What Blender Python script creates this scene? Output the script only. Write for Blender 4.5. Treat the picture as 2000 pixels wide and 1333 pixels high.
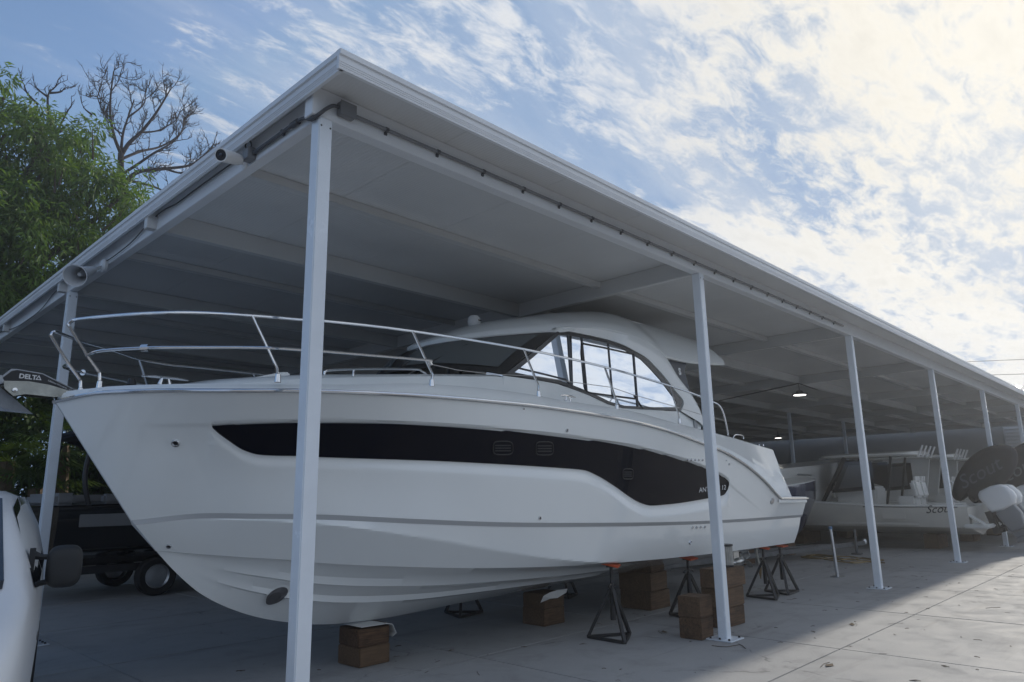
import bpy, bmesh, math, random
import numpy as np
from mathutils import Vector, Matrix
from mathutils.bvhtree import BVHTree

# ------------------------------------------------------------ start: clean scene, camera, sky, sun, exposure
for o in list(bpy.data.objects): bpy.data.objects.remove(o)
SC = bpy.context.scene
COL = SC.collection
rnd = random.Random(7)
RADS = math.radians

W_, H_ = 2000.0, 1333.0
F_, YAW, PITCH, ROLL = 1376.15, 0.7634, 0.2124, -0.0171
CAM = np.array([-2.2915, -3.9921, 1.6])
def _axes():
    cy, sy = math.cos(YAW), math.sin(YAW)
    fwd = np.array([cy*math.cos(PITCH), sy*math.cos(PITCH), math.sin(PITCH)])
    right = np.array([sy, -cy, 0.]); up = np.cross(right, fwd)
    c, s = math.cos(ROLL), math.sin(ROLL)
    return c*right+s*up, -s*right+c*up, fwd
AR, AU, AF = _axes()
cd = bpy.data.cameras.new('camera'); cam = bpy.data.objects.new('camera', cd); COL.objects.link(cam)
cd.sensor_width = 36.0; cd.lens = F_/W_*36.0; cd.clip_start = 0.05; cd.clip_end = 3000
cam.matrix_world = Matrix(((AR[0], AU[0], -AF[0], CAM[0]), (AR[1], AU[1], -AF[1], CAM[1]), (AR[2], AU[2], -AF[2], CAM[2]), (0, 0, 0, 1)))
SC.camera = cam

SUN_EL, SUN_AZ = RADS(30.0), RADS(1.4)          # azimuth measured from +X towards +Y
SUNV = Vector((math.cos(SUN_EL)*math.cos(SUN_AZ), math.cos(SUN_EL)*math.sin(SUN_AZ), math.sin(SUN_EL)))
sd = bpy.data.lights.new('sun', 'SUN'); sd.energy = 2.0; sd.angle = RADS(2.2); sd.color = (1.0, 0.93, 0.82)
sun = bpy.data.objects.new('sun', sd); COL.objects.link(sun)
sun.rotation_euler = SUNV.to_track_quat('Z', 'Y').to_euler(); sun.location = (20, -3, 30)

SC.view_settings.view_transform = 'Standard'; SC.view_settings.look = 'None'
SC.view_settings.gamma = 1.0; SC.view_settings.use_curve_mapping = False
SC.view_settings.exposure = 0.56
SC.render.engine = 'CYCLES'

class NT:
    def __init__(s, tree): s.t = tree; s.n = tree.nodes; s.l = tree.links
    def new(s, typ, **kw):
        n = s.n.new(typ)
        for k, v in kw.items():
            if k.startswith('i_'):
                key = k[2:]; key = int(key) if key.isdigit() else key.replace('_', ' ')
                n.inputs[key].default_value = v
            else: setattr(n, k, v)
        return n
    def link(s, a, b): s.l.new(a, b)
    def math(s, op, a, b=None, c=None, clamp=False):
        n = s.new('ShaderNodeMath', operation=op, use_clamp=clamp)
        for i, v in enumerate((a, b, c)):
            if v is None: continue
            if isinstance(v, (int, float)): n.inputs[i].default_value = v
            else: s.link(v, n.inputs[i])
        return n.outputs[0]
    def ramp(s, fac, stops, interp='LINEAR'):
        n = s.new('ShaderNodeValToRGB'); r = n.color_ramp; r.interpolation = interp
        while len(r.elements) < len(stops): r.elements.new(0.5)
        for e, (p, c) in zip(r.elements, stops):
            e.position = p; e.color = c if len(c) == 4 else (*c, 1)
        s.link(fac, n.inputs[0]); return n.outputs[0]
    def maprange(s, v, a, b, c=0., d=1., smooth=False):
        n = s.new('ShaderNodeMapRange', interpolation_type='SMOOTHSTEP' if smooth else 'LINEAR')
        s.link(v, n.inputs['Value'])
        for k, x in zip(('From Min', 'From Max', 'To Min', 'To Max'), (a, b, c, d)): n.inputs[k].default_value = x
        return n.outputs[0]
    def mixc(s, fac, a, b, blend='MIX'):
        n = s.new('ShaderNodeMix', data_type='RGBA', blend_type=blend)
        for sock, v in ((n.inputs[0], fac), (n.inputs[6], a), (n.inputs[7], b)):
            if isinstance(v, (int, float)): sock.default_value = v
            elif isinstance(v, tuple): sock.default_value = v if len(v) == 4 else (*v, 1)
            else: s.link(v, sock)
        return n.outputs[2]

def build_world():
    w = bpy.data.worlds.new('World'); SC.world = w; w.use_nodes = True
    w.cycles.sampling_method = 'MANUAL'; w.cycles.sample_map_resolution = 512
    t = NT(w.node_tree); t.n.clear()
    out = t.new('ShaderNodeOutputWorld'); bg = t.new('ShaderNodeBackground'); t.link(bg.outputs[0], out.inputs[0])
    sky = t.new('ShaderNodeTexSky', sky_type='NISHITA', sun_disc=False)
    sky.sun_elevation = SUN_EL; sky.sun_rotation = math.pi/2 - SUN_AZ
    sky.air_density = 1.0; sky.dust_density = 0.25; sky.ozone_density = 1.6
    tc = t.new('ShaderNodeTexCoord')
    sep = t.new('ShaderNodeSeparateXYZ'); t.link(tc.outputs['Generated'], sep.inputs[0])
    dn = t.new('ShaderNodeVectorMath', operation='DOT_PRODUCT'); t.link(tc.outputs['Generated'], dn.inputs[0]); dn.inputs[1].default_value = SUNV
    dot = dn.outputs['Value']
    zz = t.math('ADD', t.math('MAXIMUM', sep.outputs[2], 0.0), 0.13)
    pl = t.new('ShaderNodeCombineXYZ')
    t.link(t.math('DIVIDE', sep.outputs[0], zz), pl.inputs[0]); t.link(t.math('DIVIDE', sep.outputs[1], zz), pl.inputs[1])
    def noise(scale, detail, rough, loc=(0, 0, 0), rot=0., sc=(1, 1, 1), dist=0.):
        m = t.new('ShaderNodeMapping'); t.link(pl.outputs[0], m.inputs[0])
        m.inputs['Location'].default_value = loc; m.inputs['Rotation'].default_value = (0, 0, rot); m.inputs['Scale'].default_value = sc
        n = t.new('ShaderNodeTexNoise', noise_dimensions='3D'); t.link(m.outputs[0], n.inputs['Vector'])
        n.inputs['Scale'].default_value = scale; n.inputs['Detail'].default_value = detail; n.inputs['Roughness'].default_value = rough; n.inputs['Distortion'].default_value = dist
        return n.outputs['Fac']
    big = noise(1.1, 2, 0.5, loc=(SKX, SKY_, 0), rot=0.35, sc=(0.8, 1.25, 1))
    mid = noise(3.0, 5, 0.55, loc=(0.4, 5.2, 0), rot=0.5, sc=(0.75, 1.3, 1), dist=0.3)
    fin = noise(13.0, 7, 0.68, loc=(1.2, 0.3, 0), rot=0.6, sc=(0.62, 1.45, 1), dist=0.35)
    cir = noise(1.5, 6, 0.58, loc=(7.7, 2.2, 0), rot=0.95, sc=(0.35, 1.6, 1), dist=0.6)
    near = t.maprange(dot, 0.42, 0.95, 0., 1., True)       # cloud cover thickens towards the sun
    near = t.math('MAXIMUM', near, t.maprange(sep.outputs[1], 0.15, -0.55, 0., .85, True))   # and over the side reflected in the yacht's windows
    d = t.math('ADD', t.math('MULTIPLY', big, 0.75), t.math('MULTIPLY', mid, 0.75))
    d = t.math('ADD', d, t.math('MULTIPLY', fin, 0.95))
    d = t.math('ADD', d, t.math('MULTIPLY_ADD', near, 0.26, -1.40))
    cum = t.maprange(d, -0.07, 0.22, 0., 1., True)
    ci = t.math('MULTIPLY', t.maprange(t.math('ADD', cir, t.math('MULTIPLY', near, 0.20)), 0.52, 0.90, 0., 1., True), 0.48)
    cov = t.math('SUBTRACT', 1.0, t.math('MULTIPLY', t.math('SUBTRACT', 1.0, t.math('MULTIPLY', cum, 0.94)), t.math('SUBTRACT', 1.0, ci)))
    cov = t.math('MULTIPLY', cov, t.maprange(sep.outputs[2], -0.01, 0.06, 0., 1., True))
    shade = t.maprange(t.math('ADD', t.math('MULTIPLY', mid, .6), t.math('MULTIPLY', fin, 0.7)), 0.60, 0.92, 1.04, 0.86)
    warm = t.maprange(dot, 0.84, 1.0, 0., 1., True)
    ccol = t.mixc(warm, (0.95, 0.97, 1.0), (1.0, 0.95, 0.84))
    glow = t.math('MULTIPLY_ADD', t.math('POWER', t.math('MAXIMUM', dot, 0.0), 45.0), 0.05, 1.0)
    cs = t.new('ShaderNodeVectorMath', operation='SCALE'); t.link(ccol, cs.inputs[0]); t.link(t.math('MULTIPLY', t.math('MULTIPLY', shade, glow), CLOUD_L), cs.inputs['Scale'])
    s0 = t.new('ShaderNodeVectorMath', operation='SCALE'); t.link(sky.outputs[0], s0.inputs[0]); s0.inputs['Scale'].default_value = SKY_S
    ss = t.new('ShaderNodeVectorMath', operation='MINIMUM'); t.link(s0.outputs[0], ss.inputs[0]); ss.inputs[1].default_value = (.155, .247, .40)   # thin high veil: no hot aureole
    t.link(t.mixc(cov, ss.outputs[0], cs.outputs[0]), bg.inputs['Color']); bg.inputs['Strength'].default_value = 1.0
SKY_S, CLOUD_L = 0.115, 0.60
SKX, SKY_ = 2.2, 3.6
build_world()

# ------------------------------------------------------------ pixel -> place helpers
def ray(x, y):
    d = AF*F_ + AR*(x-W_/2) - AU*(y-H_/2); return CAM, d/np.linalg.norm(d)
def onZ(x, y, z=0.): c, d = ray(x, y); return c+d*((z-c[2])/d[2])
def onY(x, y, Y): c, d = ray(x, y); return c+d*((Y-c[1])/d[1])
def onX(x, y, X): c, d = ray(x, y); return c+d*((X-c[0])/d[0])
def proj(p):
    d = np.asarray(p, float)-CAM; z = d@AF
    return np.array([W_/2+F_*(d@AR)/z, H_/2-F_*(d@AU)/z])
def interp(xs, ys):
    """monotone cubic interpolation"""
    xs = np.asarray(xs, float); ys = np.asarray(ys, float); h = np.diff(xs); d = np.diff(ys)/h
    m = np.zeros(len(xs)); m[0] = d[0]; m[-1] = d[-1]
    for i in range(1, len(xs)-1):
        m[i] = 0 if d[i-1]*d[i] <= 0 else 2*d[i-1]*d[i]/(d[i-1]+d[i])
    def f(x):
        x = min(max(x, xs[0]), xs[-1]); i = min(int(np.searchsorted(xs, x, 'right'))-1, len(h)-1); i = max(i, 0)
        t = (x-xs[i])/h[i]; t2 = t*t; t3 = t2*t
        return float((2*t3-3*t2+1)*ys[i]+(t3-2*t2+t)*h[i]*m[i]+(-2*t3+3*t2)*ys[i+1]+(t3-t2)*h[i]*m[i+1])
    return f

# ------------------------------------------------------------ materials
MATS = {}
def mat(name, col, rough=0.5, metal=0., var=0.0, vscale=3., bump=0.0, bscale=40., col2=None, coat=0., spec=0.5, detail=5., rvar=0., trans=0., ior=1.45, emit=None, dirt=0.):
    if name in MATS: return MATS[name]
    m = bpy.data.materials.new(name); m.use_nodes = True; MATS[name] = m
    t = NT(m.node_tree); b = t.n['Principled BSDF']
    b.inputs['Base Color'].default_value = (*col, 1); b.inputs['Roughness'].default_value = rough; b.inputs['Metallic'].default_value = metal
    b.inputs['Specular IOR Level'].default_value = spec; b.inputs['Coat Weight'].default_value = coat; b.inputs['Coat Roughness'].default_value = 0.06
    b.inputs['IOR'].default_value = ior
    if trans: b.inputs['Transmission Weight'].default_value = trans
    if emit: b.inputs['Emission Color'].default_value = (*emit[0], 1); b.inputs['Emission Strength'].default_value = emit[1]
    g = t.new('ShaderNodeNewGeometry')
    if var or col2 or rvar:
        n = t.new('ShaderNodeTexNoise'); t.link(g.outputs['Position'], n.inputs['Vector'])
        n.inputs['Scale'].default_value = vscale; n.inputs['Detail'].default_value = detail; n.inputs['Roughness'].default_value = 0.6
        f = t.maprange(n.outputs['Fac'], 0.3, 0.7)
        if col2: a, c = col, col2
        else: a, c = tuple(x*(1-var) for x in col), tuple(min(1, x*(1+var)) for x in col)
        t.link(t.mixc(f, a, c), b.inputs['Base Color'])
        if rvar: t.link(t.maprange(n.outputs['Fac'], 0.3, 0.7, max(0.02, rough-rvar), rough+rvar), b.inputs['Roughness'])
    if bump:
        n2 = t.new('ShaderNodeTexNoise'); t.link(g.outputs['Position'], n2.inputs['Vector']); n2.inputs['Scale'].default_value = bscale; n2.inputs['Detail'].default_value = 4
        bp = t.new('ShaderNodeBump'); bp.inputs['Strength'].default_value = bump; bp.inputs['Distance'].default_value = 0.01
        t.link(n2.outputs['Fac'], bp.inputs['Height']); t.link(bp.outputs[0], b.inputs['Normal'])
    return m

# ------------------------------------------------------------ object helpers
def tag(o, label=None, cat=None, group=None, kind=None):
    if label: o['label'] = label
    if cat: o['category'] = cat
    if group: o['group'] = group
    if kind: o['kind'] = kind
    return o
def thing(name, loc, label, cat, group=None, rz=0.):
    o = bpy.data.objects.new(name, None); COL.objects.link(o); o.location = loc; o.rotation_euler = (0, 0, rz); o.empty_display_size = 0.2
    return tag(o, label, cat, group)
def world_loc(p):
    v = Vector((0, 0, 0))
    while p is not None: v = v + p.location; p = p.parent
    return v
def mk(name, verts, faces, material, parent=None, smooth=False, local=False, bevel=0., angle=35):
    """one mesh object; verts in world coordinates (or the parent's own when local)"""
    me = bpy.data.meshes.new(name)
    v = np.asarray(verts, float).reshape(-1, 3)
    c = (v.min(0)+v.max(0))/2
    me.from_pydata((v-c).tolist(), [], faces)
    if bevel:
        bm = bmesh.new(); bm.from_mesh(me); bmesh.ops.remove_doubles(bm, verts=bm.verts, dist=1e-6)
        bmesh.ops.bevel(bm, geom=bm.edges[:], offset=bevel, segments=2, affect='EDGES', clamp_overlap=True); bm.to_mesh(me); bm.free()
    me.validate(); me.update()
    me.materials.append(material)
    if smooth:
        me.polygons.foreach_set('use_smooth', [True]*len(me.polygons))
        try: me.set_sharp_from_angle(angle=RADS(angle))
        except Exception: pass
    o = bpy.data.objects.new(name, me); COL.objects.link(o)
    base = world_loc(parent) if (parent is not None and not local) else Vector((0, 0, 0))
    o.location = Vector(c)-base
    if parent is not None: o.parent = parent
    return o
def copy_tree(o, parent=None):
    c = o.copy(); COL.objects.link(c); c.parent = parent
    for ch in o.children: copy_tree(ch, c)
    return c
class MB:
    """collects shapes for one mesh"""
    def __init__(s): s.v = []; s.f = []
    def add(s, v, f):
        b = len(s.v); s.v += [tuple(map(float, p)) for p in v]; s.f += [tuple(i+b for i in q) for q in f]; return s
    def box(s, c, d, R=None):
        p = [Vector((sx*d[0]/2, sy*d[1]/2, sz*d[2]/2)) for sx in (-1, 1) for sy in (-1, 1) for sz in (-1, 1)]
        if R is not None: p = [R @ q for q in p]
        c = Vector(c)
        return s.add([q+c for q in p], [(0, 1, 3, 2), (4, 6, 7, 5), (0, 4, 5, 1), (2, 3, 7, 6), (0, 2, 6, 4), (1, 5, 7, 3)])
    def box2(s, a, b):
        a = np.asarray(a, float); b = np.asarray(b, float); return s.box((a+b)/2, np.abs(b-a))
    def bar(s, p, q, w, h=None, up=(0, 0, 1)):
        p, q = Vector(p), Vector(q); h = h or w; d = (q-p); L = d.length; d.normalize(); u = Vector(up)
        if abs(d.dot(u)) > 0.98: u = Vector((1, 0, 0))
        r = d.cross(u).normalized(); u = r.cross(d)
        R = Matrix((d, r, u)).transposed()
        return s.box((p+q)/2, (L, w, h), R)
    def tube(s, pts, r, n=8, caps=True):
        pts = [Vector(p) for p in pts]; rs = r if isinstance(r, (list, tuple)) else [r]*len(pts)
        prev = None; rings = []
        for i, p in enumerate(pts):
            t = (pts[min(i+1, len(pts)-1)]-pts[max(i-1, 0)]).normalized()
            if prev is None:
                a = Vector((0, 0, 1)) if abs(t.z) < 0.9 else Vector((1, 0, 0)); u = t.cross(a).normalized()
            else: u = (prev-t*prev.dot(t)).normalized()
            prev = u; w = t.cross(u)
            rings.append([p+(u*math.cos(2*math.pi*k/n)+w*math.sin(2*math.pi*k/n))*rs[i] for k in range(n)])
        v = [q for R in rings for q in R]; f = []
        for i in range(len(rings)-1):
            for k in range(n): f.append((i*n+k, i*n+(k+1) % n, (i+1)*n+(k+1) % n, (i+1)*n+k))
        if caps: f.append(tuple(range(n-1, -1, -1))); f.append(tuple((len(rings)-1)*n+k for k in range(n)))
        return s.add(v, f)
    def lathe(s, prof, c=(0, 0, 0), axis=(0, 0, 1), n=24):
        ax = Vector(axis).normalized(); a = Vector((1, 0, 0)) if abs(ax.x) < 0.9 else Vector((0, 1, 0)); u = ax.cross(a).normalized(); w = ax.cross(u); c = Vector(c)
        v = [c+ax*h+(u*math.cos(2*math.pi*k/n)+w*math.sin(2*math.pi*k/n))*max(r, 1e-4) for r, h in prof for k in range(n)]
        f = [(i*n+k, i*n+(k+1) % n, (i+1)*n+(k+1) % n, (i+1)*n+k) for i in range(len(prof)-1) for k in range(n)]
        return s.add(v, f)
    def prism(s, poly, d):
        n = len(poly); d = Vector(d); a = [Vector(p) for p in poly]
        f = [tuple(range(n)), tuple(range(2*n-1, n-1, -1))]+[(i, i+n, (i+1) % n+n, (i+1) % n) for i in range(n)]
        return s.add(a+[p+d for p in a], f)
    def grid(s, rows, flip=False):
        m = len(rows[0]); v = [p for r in rows for p in r]
        f = [(i*m+k, i*m+k+1, (i+1)*m+k+1, (i+1)*m+k) for i in range(len(rows)-1) for k in range(m-1)]
        if flip: f = [q[::-1] for q in f]
        return s.add(v, f)
    def build(s, name, material, parent=None, **kw): return mk(name, s.v, s.f, material, parent, **kw)
def recalc(o):
    bm = bmesh.new(); bm.from_mesh(o.data); bmesh.ops.remove_doubles(bm, verts=bm.verts, dist=1e-5); bmesh.ops.recalc_face_normals(bm, faces=bm.faces); bm.to_mesh(o.data); bm.free(); return o
def smooth_poly(pts, sub=6, closed=False):
    """Catmull-Rom through points"""
    P = [Vector(p) for p in pts]; n = len(P); out = []
    for i in range(n if closed else n-1):
        g = (lambda k: P[k % n]) if closed else (lambda k: P[min(max(k, 0), n-1)])
        a, b, c, d = g(i-1), g(i), g(i+1), g(i+2)
        for k in range(sub):
            t = k/sub
            out.append(0.5*((2*b)+(c-a)*t+(2*a-5*b+4*c-d)*t*t+(3*b-a-3*c+d)*t**3))
    if not closed: out.append(P[-1])
    return out
def text_mesh(name, s, size, M, material, parent=None, extrude=0.002, shear=0., align='LEFT', spacing=1.0, bold=0., fit=None):
    cu = bpy.data.curves.new(name, 'FONT'); cu.body = s; cu.size = size; cu.extrude = extrude; cu.shear = shear; cu.align_x = align; cu.space_character = spacing; cu.offset = bold; cu.resolution_u = 3
    ob = bpy.data.objects.new(name, cu); COL.objects.link(ob); dg = bpy.context.evaluated_depsgraph_get()
    me = bpy.data.meshes.new_from_object(ob.evaluated_get(dg)); bpy.data.objects.remove(ob)
    k = 1.0
    if fit: k = fit/max(x.co.x for x in me.vertices)
    v = [M @ Vector((x.co.x*k, x.co.y, x.co.z)) for x in me.vertices]; f = [tuple(p.vertices) for p in me.polygons]; bpy.data.meshes.remove(me)
    return mk(name, [tuple(x) for x in v], f, material, parent)
# ------------------------------------------------------------ ground: concrete slabs on one sheet
def concrete_mat():
    m = bpy.data.materials.new('concrete'); m.use_nodes = True; t = NT(m.node_tree); b = t.n['Principled BSDF']
    g = t.new('ShaderNodeNewGeometry'); pos = g.outputs['Position']
    def nz(scale, detail=6, rough=.6, sc=None, dist=0.):
        v = pos
        if sc:
            mp = t.new('ShaderNodeMapping'); t.link(pos, mp.inputs[0]); mp.inputs['Scale'].default_value = sc; v = mp.outputs[0]
        n = t.new('ShaderNodeTexNoise'); t.link(v, n.inputs['Vector']); n.inputs['Scale'].default_value = scale; n.inputs['Detail'].default_value = detail; n.inputs['Roughness'].default_value = rough; n.inputs['Distortion'].default_value = dist
        return n.outputs['Fac']
    big = nz(0.45, 5); mid = nz(2.2, 7, .65, dist=.6); fine = nz(60, 3); streak = nz(1.2, 6, .6, sc=(0.22, 3.2, 1), dist=.5)
    oi = t.new('ShaderNodeObjectInfo')
    c = t.mixc(t.maprange(big, .3, .7), (.31, .312, .315), (.395, .396, .395))
    c = t.mixc(t.maprange(mid, .52, .72, 0, .45), c, (.20, .195, .185))
    c = t.mixc(t.maprange(streak, .56, .70, 0, .45), c, (.165, .16, .155))
    c = t.mixc(t.maprange(fine, .35, .75, 0, .30), c, (.22, .215, .21))
    c = t.mixc(t.maprange(oi.outputs['Random'], 0, 1, 0, .16), c, (.24, .24, .235))
    # hairline cracks
    n = t.new('ShaderNodeTexNoise'); t.link(pos, n.inputs['Vector']); n.inputs['Scale'].default_value = 1.3; n.inputs['Detail'].default_value = 5
    mx = t.new('ShaderNodeVectorMath', operation='MULTIPLY_ADD'); t.link(n.outputs['Color'], mx.inputs[0]); mx.inputs[1].default_value = (.9, .9, 0); t.link(pos, mx.inputs[2])
    vo = t.new('ShaderNodeTexVoronoi', feature='DISTANCE_TO_EDGE'); t.link(mx.outputs[0], vo.inputs['Vector']); vo.inputs['Scale'].default_value = .33
    crk = t.math('MULTIPLY', t.maprange(vo.outputs['Distance'], .0015, .006, 1., 0.), t.maprange(mid, .48, .6))
    c = t.mixc(t.math('MULTIPLY', crk, .45), c, (.06, .06, .058))
    t.link(c, b.inputs['Base Color'])
    t.link(t.maprange(mid, .3, .7, .62, .85), b.inputs['Roughness'])
    bp = t.new('ShaderNodeBump'); bp.inputs['Strength'].default_value = .35; bp.inputs['Distance'].default_value = .006
    t.link(t.math('SUBTRACT', t.math('MULTIPLY_ADD', fine, .5, mid), crk), bp.inputs['Height']); t.link(bp.outputs[0], b.inputs['Normal'])
    return m
CONC = concrete_mat()
def build_ground():
    dirt = mat('ground_bed', (.10, .098, .095), .95, var=.25, vscale=1.5, bump=.4, bscale=20)
    g = mk('ground', [(-70, -70, -.045), (150, -70, -.045), (150, 120, -.045), (-70, 120, -.045)], [(0, 1, 2, 3)], dirt); tag(g, kind='structure')
    s = 2.6; gap = .010
    first = None
    for i in range(-3, 15):
        for j in range(-4, 8):
            x = 2.9+(i-1)*s; y = -1.07+j*s
            if j < -2 and i < 1: continue
            if first is None:
                first = MB().box((0, 0, -.06), (s-gap, s-gap, .12)).build('concrete_slab', CONC, g, bevel=.006, local=True); o = first
            else:
                o = first.copy(); COL.objects.link(o)
            o.location = (x+s/2, y+s/2, -.06+rnd.uniform(-.0015, .0015)+.045-.0); o.parent = g
    # the mesh of 'ground' sits 45 mm down, its children are placed relative to its centre
    for c in g.children: c.location = c.location - Vector(g.location) - Vector((0, 0, .045))
    return g
build_ground()

# ------------------------------------------------------------ the boat shed
S5 = 5.17
PW = 0.105
WHITE = mat('painted_aluminium', (.74, .76, .78), .34, var=.05, vscale=1.2, bump=.03, bscale=6, spec=.5, rvar=.06)
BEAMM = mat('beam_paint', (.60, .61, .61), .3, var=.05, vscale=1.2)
POSTM = mat('painted_steel', (.75, .80, .85), .24, var=.05, vscale=2.5, bump=.02, bscale=30, rvar=.05)
def ceil_mat():
    m = bpy.data.materials.new('ceiling_panel'); m.use_nodes = True; t = NT(m.node_tree); b = t.n['Principled BSDF']
    g = t.new('ShaderNodeNewGeometry'); sp = t.new('ShaderNodeSeparateXYZ'); t.link(g.outputs['Position'], sp.inputs[0])
    n = t.new('ShaderNodeTexNoise'); t.link(g.outputs['Position'], n.inputs['Vector']); n.inputs['Scale'].default_value = .8; n.inputs['Detail'].default_value = 5
    t.link(t.mixc(t.maprange(n.outputs['Fac'], .3, .7), (.64, .65, .65), (.72, .73, .73)), b.inputs['Base Color'])
    b.inputs['Roughness'].default_value = .2
    w = t.math('SINE', t.math('MULTIPLY', sp.outputs[0], 2*math.pi/.062))
    w = t.math('POWER', t.math('ABSOLUTE', w), .35)
    n2 = t.new('ShaderNodeTexNoise'); t.link(g.outputs['Position'], n2.inputs['Vector']); n2.inputs['Scale'].default_value = 2.2; n2.inputs['Detail'].default_value = 3
    bp = t.new('ShaderNodeBump'); bp.inputs['Strength'].default_value = .35; bp.inputs['Distance'].default_value = .006
    t.link(t.math('MULTIPLY_ADD', n2.outputs['Fac'], 1.2, w), bp.inputs['Height']); t.link(bp.outputs[0], b.inputs['Normal'])
    return m
CEIL = ceil_mat()
ZC = 4.38; XEND = 37.2; YEND = 15.2
DARKBOLT = mat('dark_bolt', (.05, .05, .055), .45, .8)
def shed():
    S = thing('boat_shed', (0, 0, 0), 'long open white metal boat shed on slim posts over the large motor yacht', 'shed')
    # roof panels
    x = -.085; w = 1.22; first = None; k = 0
    while x < XEND:
        x1 = min(x+w, XEND)
        if first is None or x1-x < w-.01:
            o = MB().box2((x+.002, -.385, ZC), (x1-.002, YEND, ZC+.038)).build('roof_panel', CEIL, S); first = first or o
        else:
            o = first.copy(); COL.objects.link(o); o.parent = S; o.location.x = first.location.x+k*w
        x = x1; k += 1
    # fascia profile (outward distance, height)
    prof = [(-.02, 4.293), (.004, 4.293), (.006, 4.300), (.002, 4.310), (.007, 4.316), (.003, 4.325), (.008, 4.331), (.004, 4.340), (.009, 4.346), (.005, 4.384), (.005, 4.390), (.020, 4.393), (.020, 4.430), (-.03, 4.432), (-.03, 4.424), (-.02, 4.420)]
    def fascia(a, b, axis):
        n = len(prof); v = []
        for e in (a, b):
            for d, z in prof: v.append((e, -.40-d, z) if axis == 'x' else (-.09-d, e, z))
        f = [(i, (i+1) % n, (i+1) % n+n, i+n) for i in range(n)]+[tuple(range(n)), tuple(range(2*n-1, n-1, -1))]
        return recalc(mk('fascia', v, f, WHITE, S))
    xs = [-.112, 6.4, 12.5, 18.6, 24.7, 30.8, XEND]
    for a, b in zip(xs[:-1], xs[1:]): fascia(a, b-.004, 'x')
    ys = [-.398, 5.6, 11.2, YEND]
    for a, b in zip(ys[:-1], ys[1:]): fascia(a, b-.003, 'y')
    # beams
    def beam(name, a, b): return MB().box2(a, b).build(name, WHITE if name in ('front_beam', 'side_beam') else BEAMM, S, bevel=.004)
    beam('front_beam', (-.055, .003, 4.165), (XEND-.05, .108, ZC-.001))
    beam('side_beam', (.012, .112, 4.170), (.098, YEND-.02, ZC-.0015))
    for i, y in enumerate([1.48, 3.0, 4.45, 6.0, 7.5, 9.0, 10.5, 12.0, 13.5]):
        big = i % 2 == 1
        beam('purlin', (-.078 if big else .10, y, 4.180 if big else 4.30), (XEND-.05, y+.09, ZC-.002))
    beam('rear_beam', (-.05, YEND-.12, 4.166), (XEND-.05, YEND-.021, ZC-.001))
    for k in range(1, 8): beam('cross_beam', (k*S5+.010, .112, 4.173), (k*S5+.095, YEND-.13, ZC-.0012))
    # posts
    def post(x, y, big=True, first=[None]):
        if first[0] is None:
            p = MB().box2((-PW/2, -PW/2, .006), (PW/2, PW/2, 4.164)).build('post', POSTM, S, bevel=.007, local=True)
            bl = p.location.copy()
            bp = MB().box2((-.15, -.15, .001), (.15, .15, .013)).build('base_plate', POSTM, None, bevel=.002)
            bp.parent = p; bp.location = bp.location-bl
            for sx in (-1, 1):
                for sy in (-1, 0, 1):
                    bt = MB().lathe([(0, .030), (.011, .030), (.012, .022), (.012, .014), (.018, .0135), (.018, .012)], (sx*.115, sy*.11, 0), n=8).build('bolt', DARKBOLT, None)
                    bt.parent = p; bt.location = bt.location-bl
            for sx in (-1, 1):
                bt = MB().lathe([(0, .004), (.006, .003), (.007, 0)], (sx*.035, -PW/2-.0005, 4.10), axis=(0, -1, 0), n=8).build('screw', DARKBOLT, None); bt.parent = p; bt.location = bt.location-bl
            first[0] = p; o = p
        else: o = copy_tree(first[0], S)
        o.location.x = x+PW/2; o.location.y = y+PW/2
        return o
    for k in range(8): post(k*S5, 0)
    for y in (5.85, 11.6, YEND-.15): post(0, y)
    for x in (5.17, 21.9, 27.1): post(x, 5.95 if x > 6 else 11.6)
    return S
SHED = shed()

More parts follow.
